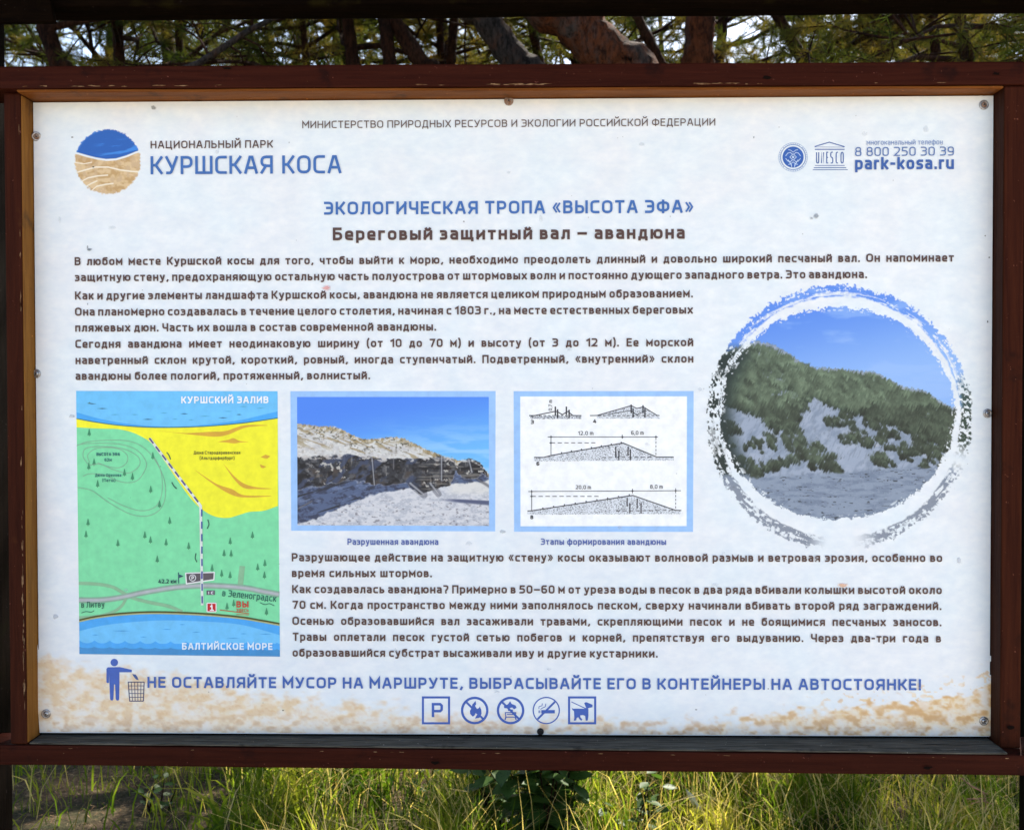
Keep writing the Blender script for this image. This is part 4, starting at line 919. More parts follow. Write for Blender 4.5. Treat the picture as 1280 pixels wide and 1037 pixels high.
def p_dog(pr):
    sq(pr, 1042, 1226)
    pr.poly([z6(*p) for p in ((1064, 128), (1074, 134), (1150, 134), (1160, 128), (1176, 136), (1176, 180), (1172, 212), (1158, 214), (1154, 182), (1140, 176), (1122, 178), (1122, 190), (1136, 206), (1128, 214), (1116, 204), (1108, 190), (1098, 196), (1094, 212), (1078, 214), (1082, 196), (1080, 150), (1070, 142))], PB, 3.6)
    pr.poly([z6(*p) for p in ((1148, 96), (1160, 90), (1176, 96), (1204, 108), (1202, 124), (1182, 128), (1170, 134), (1160, 126))], PB, 3.6)
    pr.line([z6(1062, 88), z6(1160, 134)], 1.0, PB, 4)
picto('dog_on_lead_pictogram', p_dog)

# smudges and fly specks on the panel
SP = [(192, 135, 3.2, (150, 156, 158), .7), (112, 312, 2.6, (120, 128, 134), .8), (110, 309, 1.6, (120, 128, 134), .6), (1020, 270, 3.4, (150, 156, 164), .7), (1014, 273, 2.2, (160, 164, 170), .5), (408, 360, 4.4, (240, 150, 140), .55), (1053, 731, 4.6, (246, 186, 140), .6),
      (91, 172, 1.2, (120, 110, 105), .8), (628, 664, 3.0, (190, 198, 205), .7), (117, 209, 1.2, (40, 40, 40), .9), (1231, 295, 1, (70, 70, 70), .8), (1236, 322, 1.1, (70, 70, 70), .8), (1234, 402, 1.2, (60, 60, 60), .9), (580, 277, 1.0, (90, 90, 90), .8), (110, 380, 1, (90, 90, 90), .7),
      (354, 887, 1, (50, 50, 50), .9), (870, 886, 1.1, (110, 110, 110), .8), (523, 921, 1.2, (20, 50, 40), 1), (942, 172, 1, (90, 90, 110), .8), (70, 770, 3.5, (200, 205, 214), .7), (90, 520, 3, (205, 212, 220), .7), (1198, 700, 3.4, (208, 212, 220), .7), (960, 860, 1, (90, 90, 90), .7)]
_r = random.Random(9)
for k in range(46): SP.append((_r.uniform(60, 1225), _r.uniform(140, 905), _r.uniform(.45, .8), (90, 92, 100), .55))
for k in range(22): SP.append((_r.uniform(60, 1225), _r.uniform(140, 905), _r.uniform(2, 4), (208, 214, 224), .3))
allv, allq, cc, aa = [], [], [], []
for (x, y, r_, c_, al_) in SP:
    o_ = len(allv); X, Z = P1(x, y); rr_ = r_ * .001336; el = _r.uniform(.7, 1.4)
    allv.append((X, -LAY * 14, Z)); cc.append((*[v * KP for v in lin(c_)], 1)); aa.append(al_)
    for ring_, sc_ in ((0, .55), (1, 1.15)):
        for k in range(10):
            t = k / 10 * 2 * math.pi; j = _r.uniform(.75, 1.25)
            allv.append((X + rr_ * sc_ * j * el * math.cos(t), -LAY * 14, Z + rr_ * sc_ * j * math.sin(t) / el)); cc.append((*[v * KP for v in lin(c_)], 1)); aa.append(al_ * .9 if ring_ == 0 else 0)
    for k in range(10):
        n_ = (k + 1) % 10; allq.append((o_, o_ + 1 + k, o_ + 1 + n_)); allq.append((o_ + 1 + k, o_ + 11 + k, o_ + 11 + n_, o_ + 1 + n_))
M_dirt = mat('dirt_film', (.5, .5, .5), .6, .2)
_a = N(M_dirt, 'ShaderNodeAttribute', attribute_name='print_color'); _b = N(M_dirt, 'ShaderNodeAttribute', attribute_name='coverage')
setc(M_dirt, _a.outputs['Color']); setc(M_dirt, _b.outputs['Fac'], 'Alpha')
o = mesh('dirt_speck', allv, allq, M_dirt, board); o['kind'] = 'stuff'
a1 = o.data.attributes.new('print_color', 'FLOAT_COLOR', 'POINT'); a1.data.foreach_set('color', np.array(cc, np.float32).ravel())
a2 = o.data.attributes.new('coverage', 'FLOAT', 'POINT'); a2.data.foreach_set('value', np.array(aa, np.float32))

# ------------------------------------------------------------------ ground
M_ground = mat('forest_floor', (.1, .08, .05), .95, .1)
n1 = noise_tex(M_ground, 2.2, 6, .6); n2 = noise_tex(M_ground, 60, 4, .7); n3 = noise_tex(M_ground, .35, 3, .5)
L = M_ground.node_tree.links
ra = ramp(M_ground, [(.3, (.018, .012, .007)), (.5, (.055, .038, .022)), (.68, (.13, .095, .058))]); L.new(n2.outputs[0], ra.inputs[0])
rb = ramp(M_ground, [(.42, (0, 0, 0)), (.6, (1, 1, 1))]); L.new(n1.outputs[0], rb.inputs[0])
setc(M_ground, mixc(M_ground, rb.outputs[0], ra.outputs[0], (.014, .022, .007))); bump(M_ground, n2.outputs[0], .8, .02)
def ghz(x, y): return .05 * vn(np.array(x) * .5 + 9, np.array(y) * .5 + 9) + .03 * vn(np.array(x) * 2.1 + 50, np.array(y) * 2.1 + 40) - .04
xs = np.concatenate([np.linspace(-250, -8, 12), np.linspace(-7.8, 7.8, 120), np.linspace(8, 250, 12)])
ys = np.concatenate([np.linspace(-250, -4, 10), np.linspace(-3.8, 10, 110), np.linspace(10.5, 250, 14)])
gx, gy = np.meshgrid(xs, ys); gz = ghz(gx + 300, gy + 300)
nv = np.stack([gx, gy, gz], 2).reshape(-1, 3); nX, nY = len(xs), len(ys)
ii = (np.arange(nY - 1)[:, None] * nX + np.arange(nX - 1)[None]).ravel()
g_ = mesh('forest_floor', nv, np.stack([ii, ii + 1, ii + nX + 1, ii + nX], 1), M_ground, smooth=True); g_['kind'] = 'structure'
M_sand = mat('bounce_sand', (.42, .34, .24), .95, .1)  # unseen sand sheet, added to bounce warm sunlight onto the panel
_n = noise_tex(M_sand, 3, 6, .65); _r = ramp(M_sand, [(.3, (.38, .33, .26)), (.7, (.52, .465, .38))]); M_sand.node_tree.links.new(_n.outputs[0], _r.inputs[0]); setc(M_sand, _r.outputs[0]); bump(M_sand, _n.outputs[0], .5, .03)
sx_ = np.linspace(-16, 16, 60); sy_ = np.linspace(-18, -.7, 50); a_, b_ = np.meshgrid(sx_, sy_); b_ = b_ + .25 * np.sin(a_ * 1.3) * (b_ > -2)
nv = np.stack([a_, b_, .075 + .02 * vn(a_ + 80, b_ + 80)], 2).reshape(-1, 3); ii = (np.arange(49)[:, None] * 60 + np.arange(59)[None]).ravel()
o = mesh('bounce_sand', nv, np.stack([ii, ii + 1, ii + 61, ii + 60], 1), M_sand, smooth=True); o['kind'] = 'structure'
def gh(x, y): return float(ghz(x + 300, y + 300))

# ------------------------------------------------------------------ vegetation materials
def leafmat(name, c0, c1, c2=None, sc=6, rough=.55, trans=.35, spec=.3):
    m = mat(name, c0, rough, spec)
    n = noise_tex(m, sc, 4, .6, coord='Object'); r = ramp(m, [(.35, c0), (.5, c1)] + ([(.66, c2)] if c2 else [])); m.node_tree.links.new(n.outputs[0], r.inputs[0])
    setc(m, r.outputs[0])
    b = m.node_tree.nodes['Principled BSDF']; out = m.node_tree.nodes['Material Output']
    tr = N(m, 'ShaderNodeBsdfTranslucent'); mx = N(m, 'ShaderNodeMixShader'); mx.inputs[0].default_value = trans
    tc_ = mixc(m, 1.0, r.outputs[0], (1.5, 1.45, .7), 'MULTIPLY'); m.node_tree.links.new(tc_, tr.inputs[0])
    m.node_tree.links.new(b.outputs[0], mx.inputs[1]); m.node_tree.links.new(tr.outputs[0], mx.inputs[2]); m.node_tree.links.new(mx.outputs[0], out.inputs[0])
    return m
M_needle = leafmat('pine_needles', (.026, .046, .011), (.052, .062, .014), (.17, .115, .028), 1.6, .6, .48, .03)
M_grass = leafmat('grass_green', (.016, .042, .004), (.090, .145, .014), (.36, .34, .06), 2.6, .6, .66, .04)
M_straw = leafmat('grass_straw', (.20, .14, .05), (.50, .41, .19), None, 5, .7, .5, .04)
M_leaf = leafmat('shrub_leaf', (.018, .048, .009), (.045, .090, .018), None, 9, .45, .4, .2)
def bark(name, c0, c1, c2, sc=9):
    m = mat(name, c0, .9, .12); n1 = noise_tex(m, sc, 6, .7, (1, 1, .45), dist=.5); r = ramp(m, [(.34, c0), (.5, c1), (.66, c2)]); m.node_tree.links.new(n1.outputs[0], r.inputs[0]); n2 = noise_tex(m, sc * 7, 5, .75, (1, 1, .35)); r2 = ramp(m, [(.38, (.25, .25, .25)), (.56, (1.2, 1.15, 1.1))]); m.node_tree.links.new(n2.outputs[0], r2.inputs[0]); setc(m, mixc(m, 1.0, r.outputs[0], r2.outputs[0], 'MULTIPLY')); bump(m, n2.outputs[0], 1.0, .02); return m
M_bark = bark('pine_bark_dark', (.007, .0035, .002), (.030, .011, .005), (.040, .020, .012))
M_bark_r = bark('pine_bark_red', (.014, .006, .0035), (.085, .026, .009), (.045, .036, .032), 6)
M_bark_g = bark('pine_bark_grey', (.010, .0085, .008), (.034, .029, .027), (.055, .025, .014), 7)

def needle_mesh(tips, dirs, per, ln, wd, rng):
    """triangular needles bristling round twig ends; numpy arrays of verts / faces"""
    T = np.repeat(np.asarray(tips), per, 0); D_ = np.repeat(np.asarray(dirs), per, 0); n = len(T)
    r = rng.normal(size=(n, 3)); r /= np.linalg.norm(r, axis=1)[:, None]
    d = D_ * .75 + r; d /= np.linalg.norm(d, axis=1)[:, None]
    base = T - D_ * (rng.random((n, 1)) * ln * 1.6)
    L_ = ln * (.7 + .5 * rng.random((n, 1)))
    s = np.cross(d, rng.normal(size=(n, 3))); s /= np.linalg.norm(s, axis=1)[:, None]
    V = np.stack([base - s * wd / 2, base + s * wd / 2, base + d * L_], 1).reshape(-1, 3)
    return V
def tri_object(name, V, m, parent=None):
    n = len(V) // 3; me = bpy.data.meshes.new(name)
    me.vertices.add(len(V)); me.vertices.foreach_set('co', V.astype(np.float32).ravel())
    me.loops.add(len(V)); me.loops.foreach_set('vertex_index', np.arange(len(V), dtype=np.int32))
    me.polygons.add(n); me.polygons.foreach_set('loop_start', np.arange(0, len(V), 3, dtype=np.int32))
    me.update(calc_edges=True); me.materials.append(m)
    o = bpy.data.objects.new(name, me); COL.objects.link(o)
    if parent: o.parent = parent
    return o

def in_gap(p):
    """the open place in the canopy through which the sun reaches the grass"""
    x = p[0] - (p[2] - .1) * sd[0] / sd[2]; y = p[1] - (p[2] - .1) * sd[1] / sd[2]
    if not (.9 < y < 3.2): return False
    e = .22 * math.sin(y * 5 + 1) + .1 * math.sin(y * 13)
    if math.hypot((x + 1.45) / .16, (y - 1.75) / .2) < 1 or math.hypot((x + 1.0) / .09, (y - 1.95) / .12) < 1: return True
    return -.86 + e < x < .60 + e
def grow(rng, start, direction, length, r0, depth, tubes, tips, droop=.05, nseg=6, kids=5):
    p = np.array(start, float); d = np.array(direction, float); d /= np.linalg.norm(d); pts = [p.copy()]; ds = [d.copy()]
    for i in range(nseg):
        d = d + rng.normal(size=3) * .16 + np.array([0, 0, .06 - droop]); d /= np.linalg.norm(d)
        p = p + d * length / nseg
        if in_gap(p): break
        pts.append(p.copy()); ds.append(d.copy())
    if len(pts) < 2: return
    nseg = len(pts) - 1
    tubes.append((pts, [r0 * (1 - .75 * i / nseg) for i in range(nseg + 1)]))
    if depth > 0:
        for k in range(kids):
            i = int(rng.integers(min(2, nseg), nseg + 1)); s = rng.normal(size=3); s[2] *= .5
            s = s / np.linalg.norm(s) * .9 + ds[i] * .7
            grow(rng, pts[i], s, length * rng.uniform(.35, .6), r0 * .45, depth - 1, tubes, tips, droop, max(3, nseg - 2), kids)
        tips.append((pts[-1], ds[-1]))
    else:
        for i in range(1, nseg + 1): tips.append((pts[i], ds[i]))

TG = 'pine trees behind the board'
def pine(label, p_top, p_bot, wpx, Y, m, seed, boughs, height=None, ln=.065, per=58, nw=.0032, crook=.35, group=TG):
    """trunk through two places of the strip above the board, at depth Y"""
    rng = np.random.default_rng(seed)
    A = at([p_top[0]], [p_top[1]], Y)[0]; B = at([p_bot[0]], [p_bot[1]], Y)[0]
    r = wpx / 2 / FPX * (Y - CAM[1]); d = (A - B) / (A[2] - B[2])
    gx0 = B[0] - d[0] * min(B[2], 1.0) - d[0] * crook * 0.6; base = np.array([gx0, Y + rng.uniform(-.1, .1), 0.0]); base[2] = gh(base[0], base[1]) - .08
    H = height or A[2] + rng.uniform(2.2, 3.6)
    key = [base, base + np.array([(B[0] - base[0]) * .25, 0, B[2] * .45]), B + (B - A) * .6, B, A, A + (A - B) * .8, A + (A - B) * 1.2 + np.array([d[0] * .2, .1, (H - A[2]) * .5]), np.array([A[0] + d[0] * .6, Y + .1, H])]
    pts = smooth_curve(key, 5)
    zz = [p[2] for p in pts]; rad = []
    for i, z in enumerate(zz):
        t = (z - B[2]) / (H - B[2])
        rad.append(r * (1.0 + .25 * max(0, -t) * 1.2) if t < 0 else r * (1 - .8 * t ** .8) + .004)
        rad[-1] *= 1 + .05 * math.sin(i * 2.3 + seed)
    th = thing('pine_tree', label, 'tree', tuple(base), group)
    tp = smooth_curve(pts, 3); V, F = tube(tp, list(np.interp(np.linspace(0, len(rad) - 1, len(tp)), range(len(rad)), rad)), 16)
    V = [(a_ + float(rng.normal()) * r * .05, b_ + float(rng.normal()) * r * .05, c_) for a_, b_, c_ in V]
    o = mesh('trunk', V, F, m, None, True); adopt(o, th)
    tips = []
    for (bz, az, up, bl_) in boughs:
        tubes = []
        # bough from the trunk at height bz, azimuth az (deg, 0 = +X, 90 = away)
        k = min(range(len(pts)), key=lambda i: abs(zz[i] - bz)); a = math.radians(az)
        grow(rng, pts[k], (math.cos(a), math.sin(a), up), bl_, min(.035, rad[k] * .4) + .006, 2, tubes, tips)
        V, F = [], []
        for (q_, rd) in tubes:
            v, f = tube(q_, rd, 5, False, len(V)); V += v; F += f
        if V: adopt(mesh('branch', V, F, M_bark, None, True), th)
    tips = [t for t in tips if not in_gap(t[0])]
    if tips:
        T = np.array([t[0] for t in tips]); D_ = np.array([t[1] for t in tips])
        adopt(tri_object('crown', needle_mesh(T, D_, per, ln, nw, rng), M_needle), th)
    return th

def bg_(z0, z1, n, seed, lo=.9, hi=1.7, up=.1):
    r = random.Random(seed); n = int(n * 1.5); return [(r.uniform(z0, z1), r.uniform(0, 360), r.uniform(-.1, .35) + up, r.uniform(lo, hi)) for _ in range(n)]

# ------------------------------------------------------------------ pines
pine('thick orange and grey pine trunk leaning left, right of the middle above the board', (712, 20), (772, 84), 62, 3.6, M_bark_r, 1, bg_(4.3, 5.6, 5, 1), 6.2)
pine('thick grey pine trunk leaning left, just left of the middle above the board', (604, 20), (650, 84), 36, 4.4, M_bark_g, 2, bg_(4.4, 6.2, 14, 2), 6.6)  # dense high boughs out of view, put in to shade the left floor
pine('upright reddish pine trunk seen above the heading on the right', (876, 15), (872, 84), 38, 4.0, M_bark_r, 3, bg_(4.2, 5.6, 5, 3), 6.2)
pine('upright dark pine trunk left of the forked pair', (434, 22), (442, 84), 16, 5.4, M_bark, 4, bg_(3.3, 6.2, 9, 4), 7)
pine('dark pine trunk standing as the left one of the forked pair', (480, 22), (488, 84), 16, 5.0, M_bark, 5, bg_(4.6, 6.2, 4, 5), 6.8)
pine('dark pine trunk leaning across as the right one of the forked pair', (489, 22), (530, 84), 20, 5.05, M_bark, 6, bg_(4.3, 6.2, 10, 6), 6.8)  # high boughs above the view also put in to shade the left floor
pine('thin dark pine trunk, the left of two close slender ones', (549, 20), (552, 84), 9, 6.4, M_bark, 7, bg_(3.6, 6.6, 6, 7), 7.2)
pine('thin dark pine trunk, the right of two close slender ones', (568, 20), (563, 84), 11, 6.0, M_bark, 8, bg_(5.0, 6.6, 4, 8), 7.2)
pine('dark leaning pine trunk near the left end above the board', (53, 24), (75, 84), 21, 4.8, M_bark, 9, bg_(3.2, 5.8, 10, 9), 6.6)
pine('slender dark pine trunk between the grey trunk and the orange trunk', (662, 20), (676, 84), 11, 6.2, M_bark, 10, bg_(3.4, 6.4, 7, 10), 7)
pine('crooked thin pine trunk leaning right of the thick orange trunk', (796, 20), (828, 84), 12, 5.2, M_bark, 11, bg_(3.4, 5.8, 8, 11), 6.6)
pine('dark leaning pine trunk left of the dense green boughs', (972, 20), (1008, 84), 14, 5.0, M_bark, 12, bg_(3.4, 5.8, 17, 12), 6.4)  # extra high boughs added to shade the grass at the right
pine('low spreading green pine with dense boughs over the right end of the board', (1200, 20), (1212, 84), 11, 3.4, M_bark, 13, [(2.75, 200, .22, 1.5), (2.9, 170, .12, 1.6), (3.0, 240, .1, 1.2), (2.85, 150, .15, 1.4), (3.1, 190, .0, 1.7), (3.2, 20, .1, 1.4), (2.9, 330, .15, 1.2), (3.3, 100, .1, 1.3), (3.0, 215, -.02, 1.4), (3.6, 60, .1, 1.2), (3.8, 280, .1, 1.1), (3.7, 170, .25, 1.5), (4.0, 210, .2, 1.3), (4.1, 100, .2, 1.4), (4.3, 0, .2, 1.2)], 5.2, .07, 30)
pine('young pine trunk beside the left forest gap', (146, 22), (150, 84), 13, 5.8, M_bark, 14, bg_(3.3, 6.0, 10, 14), 7)
pine('slim pine trunk behind the broken branch on the left', (222, 22), (226, 84), 9, 6.6, M_bark, 15, bg_(3.5, 6.2, 10, 15), 7)
pine('slim dark pine among green boughs left of the upright dark trunk', (378, 22), (384, 84), 8, 6.2, M_bark, 16, bg_(3.4, 6.0, 10, 16), 7)
pine('pine with a narrow trunk above the right screws of the board', (1098, 20), (1094, 84), 12, 5.2, M_bark, 17, bg_(3.4, 6.0, 19, 17), 6.4)  # extra high boughs added here too for shade on the right grass
pine('added dark pine at the right end, its high boughs shading the grass', (1166, 20), (1171, 84), 11, 5.1, M_bark, 18, bg_(4.2, 6.3, 15, 18), 6.8)  # tree added only to cast shade on the grass at the right
pine('added pine hidden behind the thick orange trunk, its high boughs shading the left floor', (742, 20), (746, 84), 11, 5.1, M_bark, 19, bg_(4.4, 6.4, 15, 19), 7.0)  # unseen tree added to cast shade on the floor at the left
# further pines, standing deeper in the wood
spots = [(-3.6, 8.6, 7.5, 31), (-2.2, 10.2, 8.6, 32), (-.9, 9.0, 8.2, 33), (.6, 11.0, 9, 34), (1.9, 9.4, 8, 35), (3.4, 8.4, 7.6, 36), (4.8, 10.4, 8.8, 37), (-5.2, 10.8, 9, 38), (-6.6, 8.4, 8, 39), (6.6, 9.0, 8, 40), (-.2, 13.6, 10, 41), (2.8, 13.4, 10, 42), (-3.4, 13.8, 10, 43)]
deep = []
for k, (x, y, H, sd_) in enumerate(spots[:4]):
    z_ = 1.39 + .34 * (y + 1.74); a = [z_ - .8, z_ + .1]
    px = 640 + FPX * (x - CAM[0]) / (y - CAM[1]) + FPX * yaw * -1
    deep.append(pine('tall pine standing deeper in the wood, one of many alike', (px, 20), (px + 6, 84), 17, y, M_bark, sd_, bg_(z_ - 1.0, z_ + 1.4, 10, sd_, 1.2, 2.2), H, .09, 40, .005, group='pines deeper in the wood'))
def copy_tree(o, parent=None):
    c = o.copy(); COL.objects.link(c); c.parent = parent
    for ch in [q_ for q_ in bpy.data.objects if q_.parent == o]: copy_tree(ch, c)
    return c
rr = random.Random(4)
far_spots = spots[4:] + [(rr.uniform(-14, 14), rr.uniform(14, 22), 0, 0) for _ in range(14)] + [(rr.uniform(7, 13) * s_, rr.uniform(2, 12), 0, 0) for s_ in (-1, 1) for _ in range(6)]
for k, (x, y, H, sd_) in enumerate(far_spots):
    c = copy_tree(deep[k % 4]); c.location = (x, y, gh(x, y) - .08); c.rotation_euler = (0, 0, rr.uniform(0, 6.28)); s_ = rr.uniform(.9, 1.15) * (1 + max(0, y - 12) * .045); c.scale = (s_, s_, s_)

# broken limb crossing on the left
V, F = tube([tuple(at([px], [py], 3.9)[0]) for px, py in ((196, 100), (248, 80), (282, 58), (312, 38), (345, 22), (400, 6))], [.022, .02, .018, .017, .013, .009], 7)
lt = thing('fallen_branch', 'bare grey branch slanting up to the right across the left gap', 'branch', tuple(at([248], [80], 3.9)[0]))
adopt(mesh('limb', V, F, M_bark_g, None, True), lt)
V, F = [], []
for pts in (((300, 46), (322, 56), (340, 74)), ((262, 70), (250, 50), (232, 36)), ((285, 56), (300, 66), (306, 84))):
    v, f = tube([tuple(at([a], [b], 3.9 + .05 * i)[0]) for i, (a, b) in enumerate(pts)], [.008, .006, .004], 5, True, len(V)); V += v; F += f
adopt(mesh('twig', V, F, M_bark, None, True), lt)

# ------------------------------------------------------------------ grass
def dens(x, y):
    """how grassy the floor is: bare litter towards the left, tall grass from the middle to the right"""
    hole = 1 - .85 * np.exp(-(((x - .06) / .20) ** 2 + ((y - 1.35) / .42) ** 2) ** 2)
    return np.clip(sst(-1.02, -.62, x) * 1.0 + .035, 0, 1) * hole
def blades(n, x0, x1, y0, y1, hmin, hmax, wmin, wmax, rng, bend=.5, f=None):
    x = rng.uniform(x0, x1, n); y = rng.uniform(y0, y1, n)
    cl = fbm(x * 2.2 + 40, y * 2.2 + 40, 3)
    keep = rng.random(n) < (dens(x, y) if f is None else f(x, y)) * (.35 + 1.2 * sst(.35, .6, cl)); x, y, cl = x[keep], y[keep], cl[keep]; n = len(x)
    h = rng.uniform(hmin, hmax, n) * (.55 + .9 * cl) ; wd = rng.uniform(wmin, wmax, n); a = rng.uniform(0, 6.283, n); b = rng.uniform(.1, 1, n) * bend
    z = ghz(x + 300, y + 300); dxn, dyn = np.cos(a), np.sin(a); sxn, syn = -dyn, dxn
    ta = rng.uniform(0, 6.283, n); sxn, syn = np.cos(ta), np.sin(ta)
    V = []; 
    for t, wf in ((0, .8), (.35, 1.0), (.7, .7), (1.0, .05)):
        ox = dxn * h * b * t ** 2.2; oy = dyn * h * b * t ** 2.2; oz = h * (t - .35 * b * t ** 3)
        for s_ in (-1, 1): V.append(np.stack([x + ox + sxn * wd / 2 * wf * s_, y + oy + syn * wd / 2 * wf * s_, z + oz], 1))
    V = np.stack(V, 1).reshape(-1, 3); o_ = np.arange(n)[:, None] * 8
    Fq = np.concatenate([o_ + np.array([[2 * k, 2 * k + 1, 2 * k + 3, 2 * k + 2]]) for k in range(3)], 1).reshape(-1, 4)
    return V, Fq
def quad_object(name, V, Fq, m):
    me = bpy.data.meshes.new(name); me.vertices.add(len(V)); me.vertices.foreach_set('co', V.astype(np.float32).ravel())
    me.loops.add(Fq.size); me.loops.foreach_set('vertex_index', Fq.astype(np.int32).ravel())
    me.polygons.add(len(Fq)); me.polygons.foreach_set('loop_start', np.arange(0, Fq.size, 4, dtype=np.int32)); me.update(calc_edges=True)
    me.materials.append(m); o = bpy.data.objects.new(name, me); COL.objects.link(o); return o
def stuff(o, label, cat): o['kind'] = 'stuff'; o['label'] = label; o['category'] = cat; return o
G_ = np.random.default_rng(21)
V, Fq = blades(60000, -1.9, 2.2, 1.0, 5.2, .06, .27, .0025, .0085, G_, 1.0); stuff(quad_object('grass', V, Fq, M_grass), 'tall green grass growing below and behind the board', 'grass')
V, Fq = blades(26000, -2.2, 2.2, 1.0, 5.2, .06, .38, .0016, .004, G_, 1.25); stuff(quad_object('dry_grass', V, Fq, M_straw), 'dry straw coloured grass stalks mixed into the green grass', 'grass')
V, Fq = blades(26000, -2.6, -.5, 1.0, 5.2, .02, .085, .0022, .0045, G_, .9, lambda x, y: sst(.45, .6, fbm(x * 3.3 + 7, y * 3.3 + 7, 3)) * .8 + .06); stuff(quad_object('short_grass', V, Fq, M_grass), 'short sparse grass on the shaded forest floor at the left', 'grass')
V, Fq = blades(420, -.98, -.45, 1.2, 2.4, .14, .26, .010, .017, G_, 1.5, lambda x, y: 1 + 0 * x); stuff(quad_object('broad_grass', V, Fq, M_grass), 'broad drooping grass leaves at the edge of the sunlit grass', 'grass')
V, Fq = blades(26000, -8, 8, 5.2, 11, .12, .3, .008, .016, G_, .7, lambda x, y: .8 + 0 * x); stuff(quad_object('far_grass', V, Fq, M_grass), 'grass of the forest floor between the further pines', 'grass')
# fallen needles and bits on the floor
n = 26000; x = G_.uniform(-2.8, 2.6, n); y = G_.uniform(.9, 5, n); z = ghz(x + 300, y + 300) + G_.uniform(.002, .02, n); a = G_.uniform(0, 6.283, n); l_ = G_.uniform(.012, .035, n); w_ = .0012
t_ = G_.uniform(-.25, .25, n)
V = np.stack([np.stack([x - np.sin(a) * w_, y + np.cos(a) * w_, z], 1), np.stack([x + np.sin(a) * w_, y - np.cos(a) * w_, z], 1), np.stack([x + np.cos(a) * l_, y + np.sin(a) * l_, z + l_ * t_], 1)], 1).reshape(-1, 3)
M_litter = leafmat('needle_litter', (.06, .030, .014), (.16, .09, .045), (.34, .25, .15), 30, .8, .15, .05)
stuff(tri_object('needle_litter', V, M_litter), 'brown fallen needles scattered over the forest floor', 'litter')

# seed stalk with a pale husk, right of the shrub
gs = thing('grass_stalk', 'pale dry grass stalk with a wide husk, standing right of the leafy shrub', 'grass stalk', (.42, 1.62, gh(.42, 1.62)))
a = at([862], [972], 1.6)[0]; b = at([874], [1010], 1.58)[0]
pts = [np.array([b[0] + .05, 1.6, .0]), np.array([b[0] + .03, 1.6, b[2] * .6]), b, (a + b) / 2, a, a + np.array([-.03, 0, .10])]
V, F = tube(pts, [.002] * 6, 5); adopt(mesh('stem', V, F, M_straw), gs)
c1, c2 = at([857], [985], 1.55)[0], at([880], [1020], 1.55)[0]; d_ = c2 - c1; s_ = np.array([.008, 0, .006])
V = [c1, c1 + d_ * .3 + s_, c1 + d_ * .75 + s_ * .8, c2, c1 + d_ * .75 - s_ * .8, c1 + d_ * .3 - s_, c1 + d_ * .5 + np.array([0, -.006, 0])]
adopt(mesh('husk', [tuple(v) for v in V], [(0, 6, 1), (1, 6, 2), (2, 6, 3), (3, 6, 4), (4, 6, 5), (5, 6, 0)], mat('pale_husk', (.55, .52, .38), .6, .2)), gs)

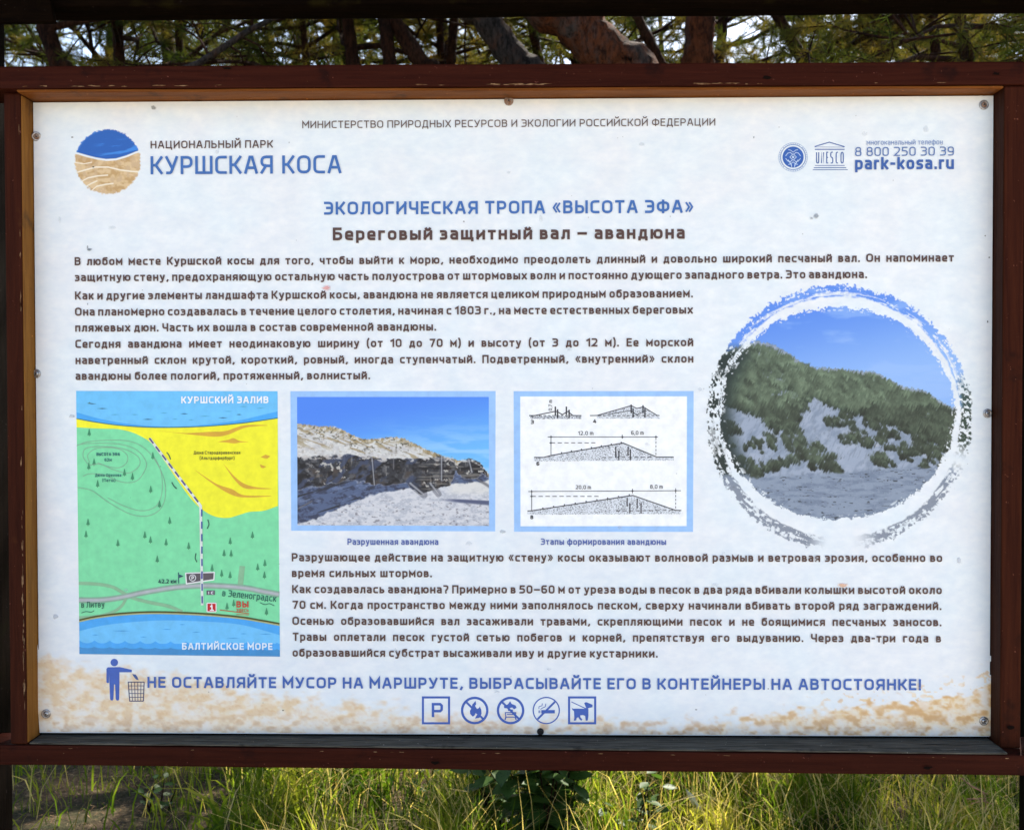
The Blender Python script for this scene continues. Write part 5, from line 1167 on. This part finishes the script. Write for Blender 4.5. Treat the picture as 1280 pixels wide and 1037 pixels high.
# ------------------------------------------------------------------ leafy shrubs
def leaf_mesh():
    V = []; F = []; n = 5
    prof = [0, .62, 1.0, .92, .55, 0]
    for i in range(n + 1):
        t = i / n; w_ = prof[i] * .30; zc = -.10 * t * t + .02
        V += [(t, -w_, zc + .10 * w_), (t, 0, zc - .02), (t, w_, zc + .10 * w_)]
    for i in range(n):
        for k in range(2): F.append((3 * i + k, 3 * i + k + 1, 3 * i + 3 + k + 1, 3 * i + 3 + k))
    me = bpy.data.meshes.new('leaf'); me.from_pydata(V, [], F); me.materials.append(M_leaf)
    me.polygons.foreach_set('use_smooth', [True] * len(F)); me.update(); return me
LEAF = leaf_mesh()
def shrub(label, x, y, h, n_st, seed, spread=.22, n_leaf=16, size=(.035, .06), group=None):
    r = random.Random(seed); th = thing('leafy_shrub', label, 'shrub', (x, y, gh(x, y)), group); V, F = [], []
    for k in range(n_st):
        a = r.uniform(0, 6.283); s_ = r.uniform(.2, 1) * spread; p0 = Vector((r.uniform(-.04, .04), r.uniform(-.04, .04), -.02)); hh = h * r.uniform(.65, 1.05)
        pts = [p0 + Vector((math.cos(a) * s_ * t ** 1.4, math.sin(a) * s_ * t ** 1.4, hh * t)) for t in (0, .25, .5, .75, 1)]
        v, f = tube(pts, [.004, .0035, .003, .002, .0012], 5, True, len(V)); V += v; F += f
        for j in range(n_leaf):
            t = .22 + .78 * j / (n_leaf - 1); q_ = p0 + Vector((math.cos(a) * s_ * t ** 1.4, math.sin(a) * s_ * t ** 1.4, hh * t))
            o = bpy.data.objects.new('leaf', LEAF); COL.objects.link(o); o.parent = th; o.location = q_
            o.rotation_euler = (r.uniform(-.5, .5), r.uniform(-.5, .5), j * 2.4 + r.uniform(-.4, .4)); sc_ = r.uniform(*size); o.scale = (sc_, sc_ * r.uniform(.9, 1.15), sc_)
    mesh('stem', V, F, M_bark, th, True)
    return th
shrub('dark green leafy shrub below the pictograms, in front of the sunlit grass', .09, 1.30, .48, 22, 5, .23, 17, (.055, .085))
shrub('smaller dark green leafy shrub left of the broad one below the pictograms', -.07, 1.52, .36, 8, 6, .13, 14, (.045, .066))
shrub('small light green leafy seedling in the grass left of the shrubs', -.34, 1.9, .22, 3, 8, .1, 8, (.03, .045))

shrub('low leafy weed in the grass right of the broad shrub', .36, 1.42, .26, 5, 14, .12, 9, (.035, .055))
shrub('low leafy weed at the shaded left end below the board', -1.22, 1.7, .14, 4, 15, .1, 7, (.025, .04))
# dry twigs at the right end
tw = thing('dry_twig', 'bare reddish dry twig lying in the grass below the right end of the board', 'twig', tuple(at([1222], [1000], 1.55)[0]))
V, F = [], []
for pts in (((1202, 972), (1214, 982), (1230, 990), (1240, 996)), ((1206, 998), (1222, 998), (1238, 996)), ((1232, 1016), (1232, 996), (1226, 986)), ((1214, 1004), (1228, 1000), (1246, 1006))):
    v, f = tube([tuple(at([a], [b], 1.50 + .02 * i)[0]) for i, (a, b) in enumerate(pts)], [.0028] * (len(pts) - 1) + [.0012], 5, True, len(V)); V += v; F += f
adopt(mesh('stems', V, F, mat('red_twig', (.30, .14, .08), .7, .2)), tw)
